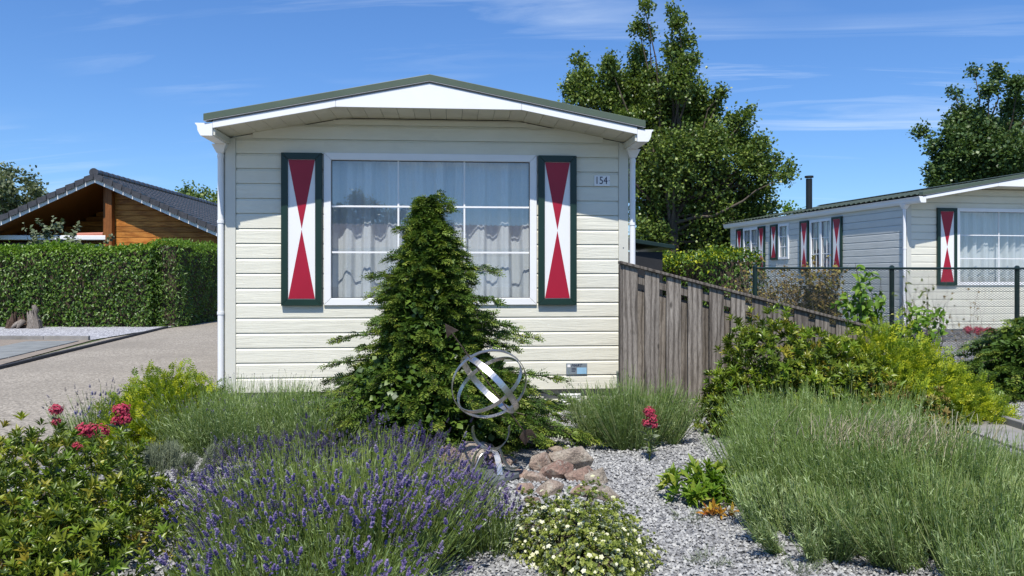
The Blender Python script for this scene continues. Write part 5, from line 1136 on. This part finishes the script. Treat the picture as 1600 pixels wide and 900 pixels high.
# ------------------------------------------------------------------ armillary sundial
C0 = Vector((-.155, 5.25, .655))
AS = thing('armillary_sundial', 'steel armillary sundial of bands and arrow standing on the stones', 'sundial', (-.12, 5.2, .063))
org = Vector((-.12, 5.2, .063))
ax = Vector((-.49, -.45, .75)).normalized(); kv = Vector((0, 1, 0))
def ring(name, R_, w, nrm, t=.0025, m='steel', seg=72, a0=0, a1=2 * math.pi, center=C0):
    nrm = nrm.normalized(); e1 = nrm.cross(Vector((0, 0, 1))); e1 = e1.normalized() if e1.length > .01 else Vector((1, 0, 0)); e2 = nrm.cross(e1)
    b = MB(); V = []; closed = abs(a1 - a0 - 2 * math.pi) < 1e-3; n = seg if closed else seg + 1
    for i in range(n):
        a = a0 + (a1 - a0) * i / seg; d = e1 * math.cos(a) + e2 * math.sin(a)
        for rr, s in ((R_, -1), (R_, 1), (R_ - t, 1), (R_ - t, -1)): V.append(center - org + d * rr + nrm * (s * w / 2))
    F = []
    for i in range(n if closed else n - 1):
        j = (i + 1) % n
        for k in range(4): k2 = (k + 1) % 4; F.append((4 * i + k, 4 * i + k2, 4 * j + k2, 4 * j + k))
    return b.add(V, F).build(name, m, AS, smooth=False)
nA = (kv - ax * kv.dot(ax)).normalized()
nC = Matrix.Rotation(R(-68), 3, ax) @ nA
ring('meridian_band', .262, .028, nA, .005)
ring('hour_band', .256, .044, nC, .004)
ring('equator_band', .250, .026, ax, .005)
MB().tube([C0 - org - ax * .50, C0 - org + ax * .50], .0045, 8).build('arrow_shaft', 'rusty_steel', AS)
sx = ax.cross(nA).normalized()
def plate(name, pts, m='rusty_steel', t=.002):
    V = [C0 - org + ax * a + sx * s + nA * e for e in (-t, t) for a, s in pts]; n = len(pts)
    MB().add(V, [tuple(range(n)), tuple(range(2 * n - 1, n - 1, -1))] + [(i, (i + 1) % n, n + (i + 1) % n, n + i) for i in range(n)]).build(name, m, AS)
plate('arrow_head', [(.575, 0), (.480, -.045), (.487, 0), (.480, .045)])
plate('arrow_tail', [(-.485, -.012), (-.515, -.052), (-.60, -.052), (-.575, 0), (-.60, .052), (-.515, .052), (-.485, .012)])
def ribbon(name, pts, wd, w=.03, t=.003, m='steel'):
    pts = [Vector(p) for p in pts]; out = []
    for i in range(len(pts) - 1):               # smooth
        p0, p1, p2, p3 = pts[max(i - 1, 0)], pts[i], pts[i + 1], pts[min(i + 2, len(pts) - 1)]
        for k in range(6):
            t_ = k / 6; out.append(.5 * ((2 * p1) + (p2 - p0) * t_ + (2 * p0 - 5 * p1 + 4 * p2 - p3) * t_ ** 2 + (3 * p1 - p0 - 3 * p2 + p3) * t_ ** 3))
    out.append(pts[-1]); wd = Vector(wd).normalized(); V = []
    for i, p in enumerate(out):
        tg = (out[min(i + 1, len(out) - 1)] - out[max(i - 1, 0)]).normalized(); nn = tg.cross(wd).normalized()
        V += [p - org + wd * (s * w / 2) + nn * (e * t / 2) for s, e in ((-1, -1), (1, -1), (1, 1), (-1, 1))]
    F = []
    for i in range(len(out) - 1):
        for k in range(4): F.append((4 * i + k, 4 * i + (k + 1) % 4, 4 * i + 4 + (k + 1) % 4, 4 * i + 4 + k))
    return MB().add(V, F + [(0, 1, 2, 3), tuple(len(V) - 4 + k for k in range(4))]).build(name, m, AS)
cx_, cz_ = C0.x + .012, .345
ribbon('cradle', [(cx_ + .125 * math.sin(a), C0.y, cz_ - .135 * math.cos(a)) for a in np.linspace(-1.75, 1.75, 13)], (.22, 1, .12), .046, .006)
bz = .212; bx_, by_ = C0.x + .02, C0.y
ribbon('leg', [(bx_, by_, bz), (bx_ - .07, by_ + .02, bz + .0), (bx_ - .12, by_ + .03, .16), (bx_ - .135, by_ + .03, .075)], (0.35, 1, 0), .042, .006)
ribbon('leg', [(bx_ - .04, by_, bz - .01), (bx_ + .0, by_ - .01, bz), (bx_ + .035, by_ - .06, .17), (bx_ + .055, by_ - .12, .065)], (1, .3, 0), .040, .005)
ribbon('leg', [(bx_ - .01, by_ + .01, bz - .005), (bx_ + .05, by_, bz - .005), (bx_ + .085, by_ - .02, .13), (bx_ + .13, by_ - .03, .085), (bx_ + .185, by_ - .03, .10), (bx_ + .205, by_ - .03, .14)], (.2, 1, .1), .042, .006)
ribbon('leg', [(bx_ + .01, by_ - .01, bz - .008), (bx_ - .06, by_ - .04, bz - .02), (bx_ - .10, by_ - .08, .12), (bx_ - .115, by_ - .09, .065)], (.5, 1, 0), .036, .005)

# ------------------------------------------------------------------ across the street (seen mirrored in the big window)
XH = thing('bungalow', 'long bungalow with a terracotta-grey tiled roof across the street, mirrored in the big window', 'house', (-6, -16, 0), R(2))
MB().box(0, 15, -6, -.6, 0, 2.5).build('wall', 'brick_warm', XH)
b = MB(); V = []; ys = np.linspace(0.0, -3.3, 12); xs = np.arange(-.3, 15.3, .06)
for j, y in enumerate(ys):
    for x in xs: V.append((x, y, 2.50 + (-y) * .36 + .025 * math.sin(x * 2 * math.pi / .24)))
nX = len(xs); b.add(V, [(j * nX + i, j * nX + i + 1, (j + 1) * nX + i + 1, (j + 1) * nX + i) for j in range(11) for i in range(nX - 1)]).build('roof', 'terracotta', XH, smooth=True)
MB().prism([(-3.3, 3.66), (-6.6, 2.45), (-6.6, 2.4), (-3.3, 3.6)], -.3, 15.3, 'x').build('roof', 'terracotta', XH)
MB().box(-.3, 15.3, -.02, .06, 2.38, 2.50).build('gutter', 'grey_metal', XH)
for i in range(4): MB().box(1 + i * 3.6, 2.6 + i * 3.6, -.6, -.57, .9, 2.2).build('window', 'white_plastic', XH)
broad_tree('tree behind the bungalow across the street, mirrored faintly in the big window', (-3.0, -25, 0), [(0, 4.2, .8), (-.9, 4.6, .6), (.8, 4.8, .7), (0, 5.3, .6), (-1.5, 4.0, .7), (1.6, 4.2, .7), (2.4, 4.6, .5), (.3, 3.4, 1.0)], .16, T_TREELEAF, 60, 'leaf_tree', .15, 20, 1.0, 3)
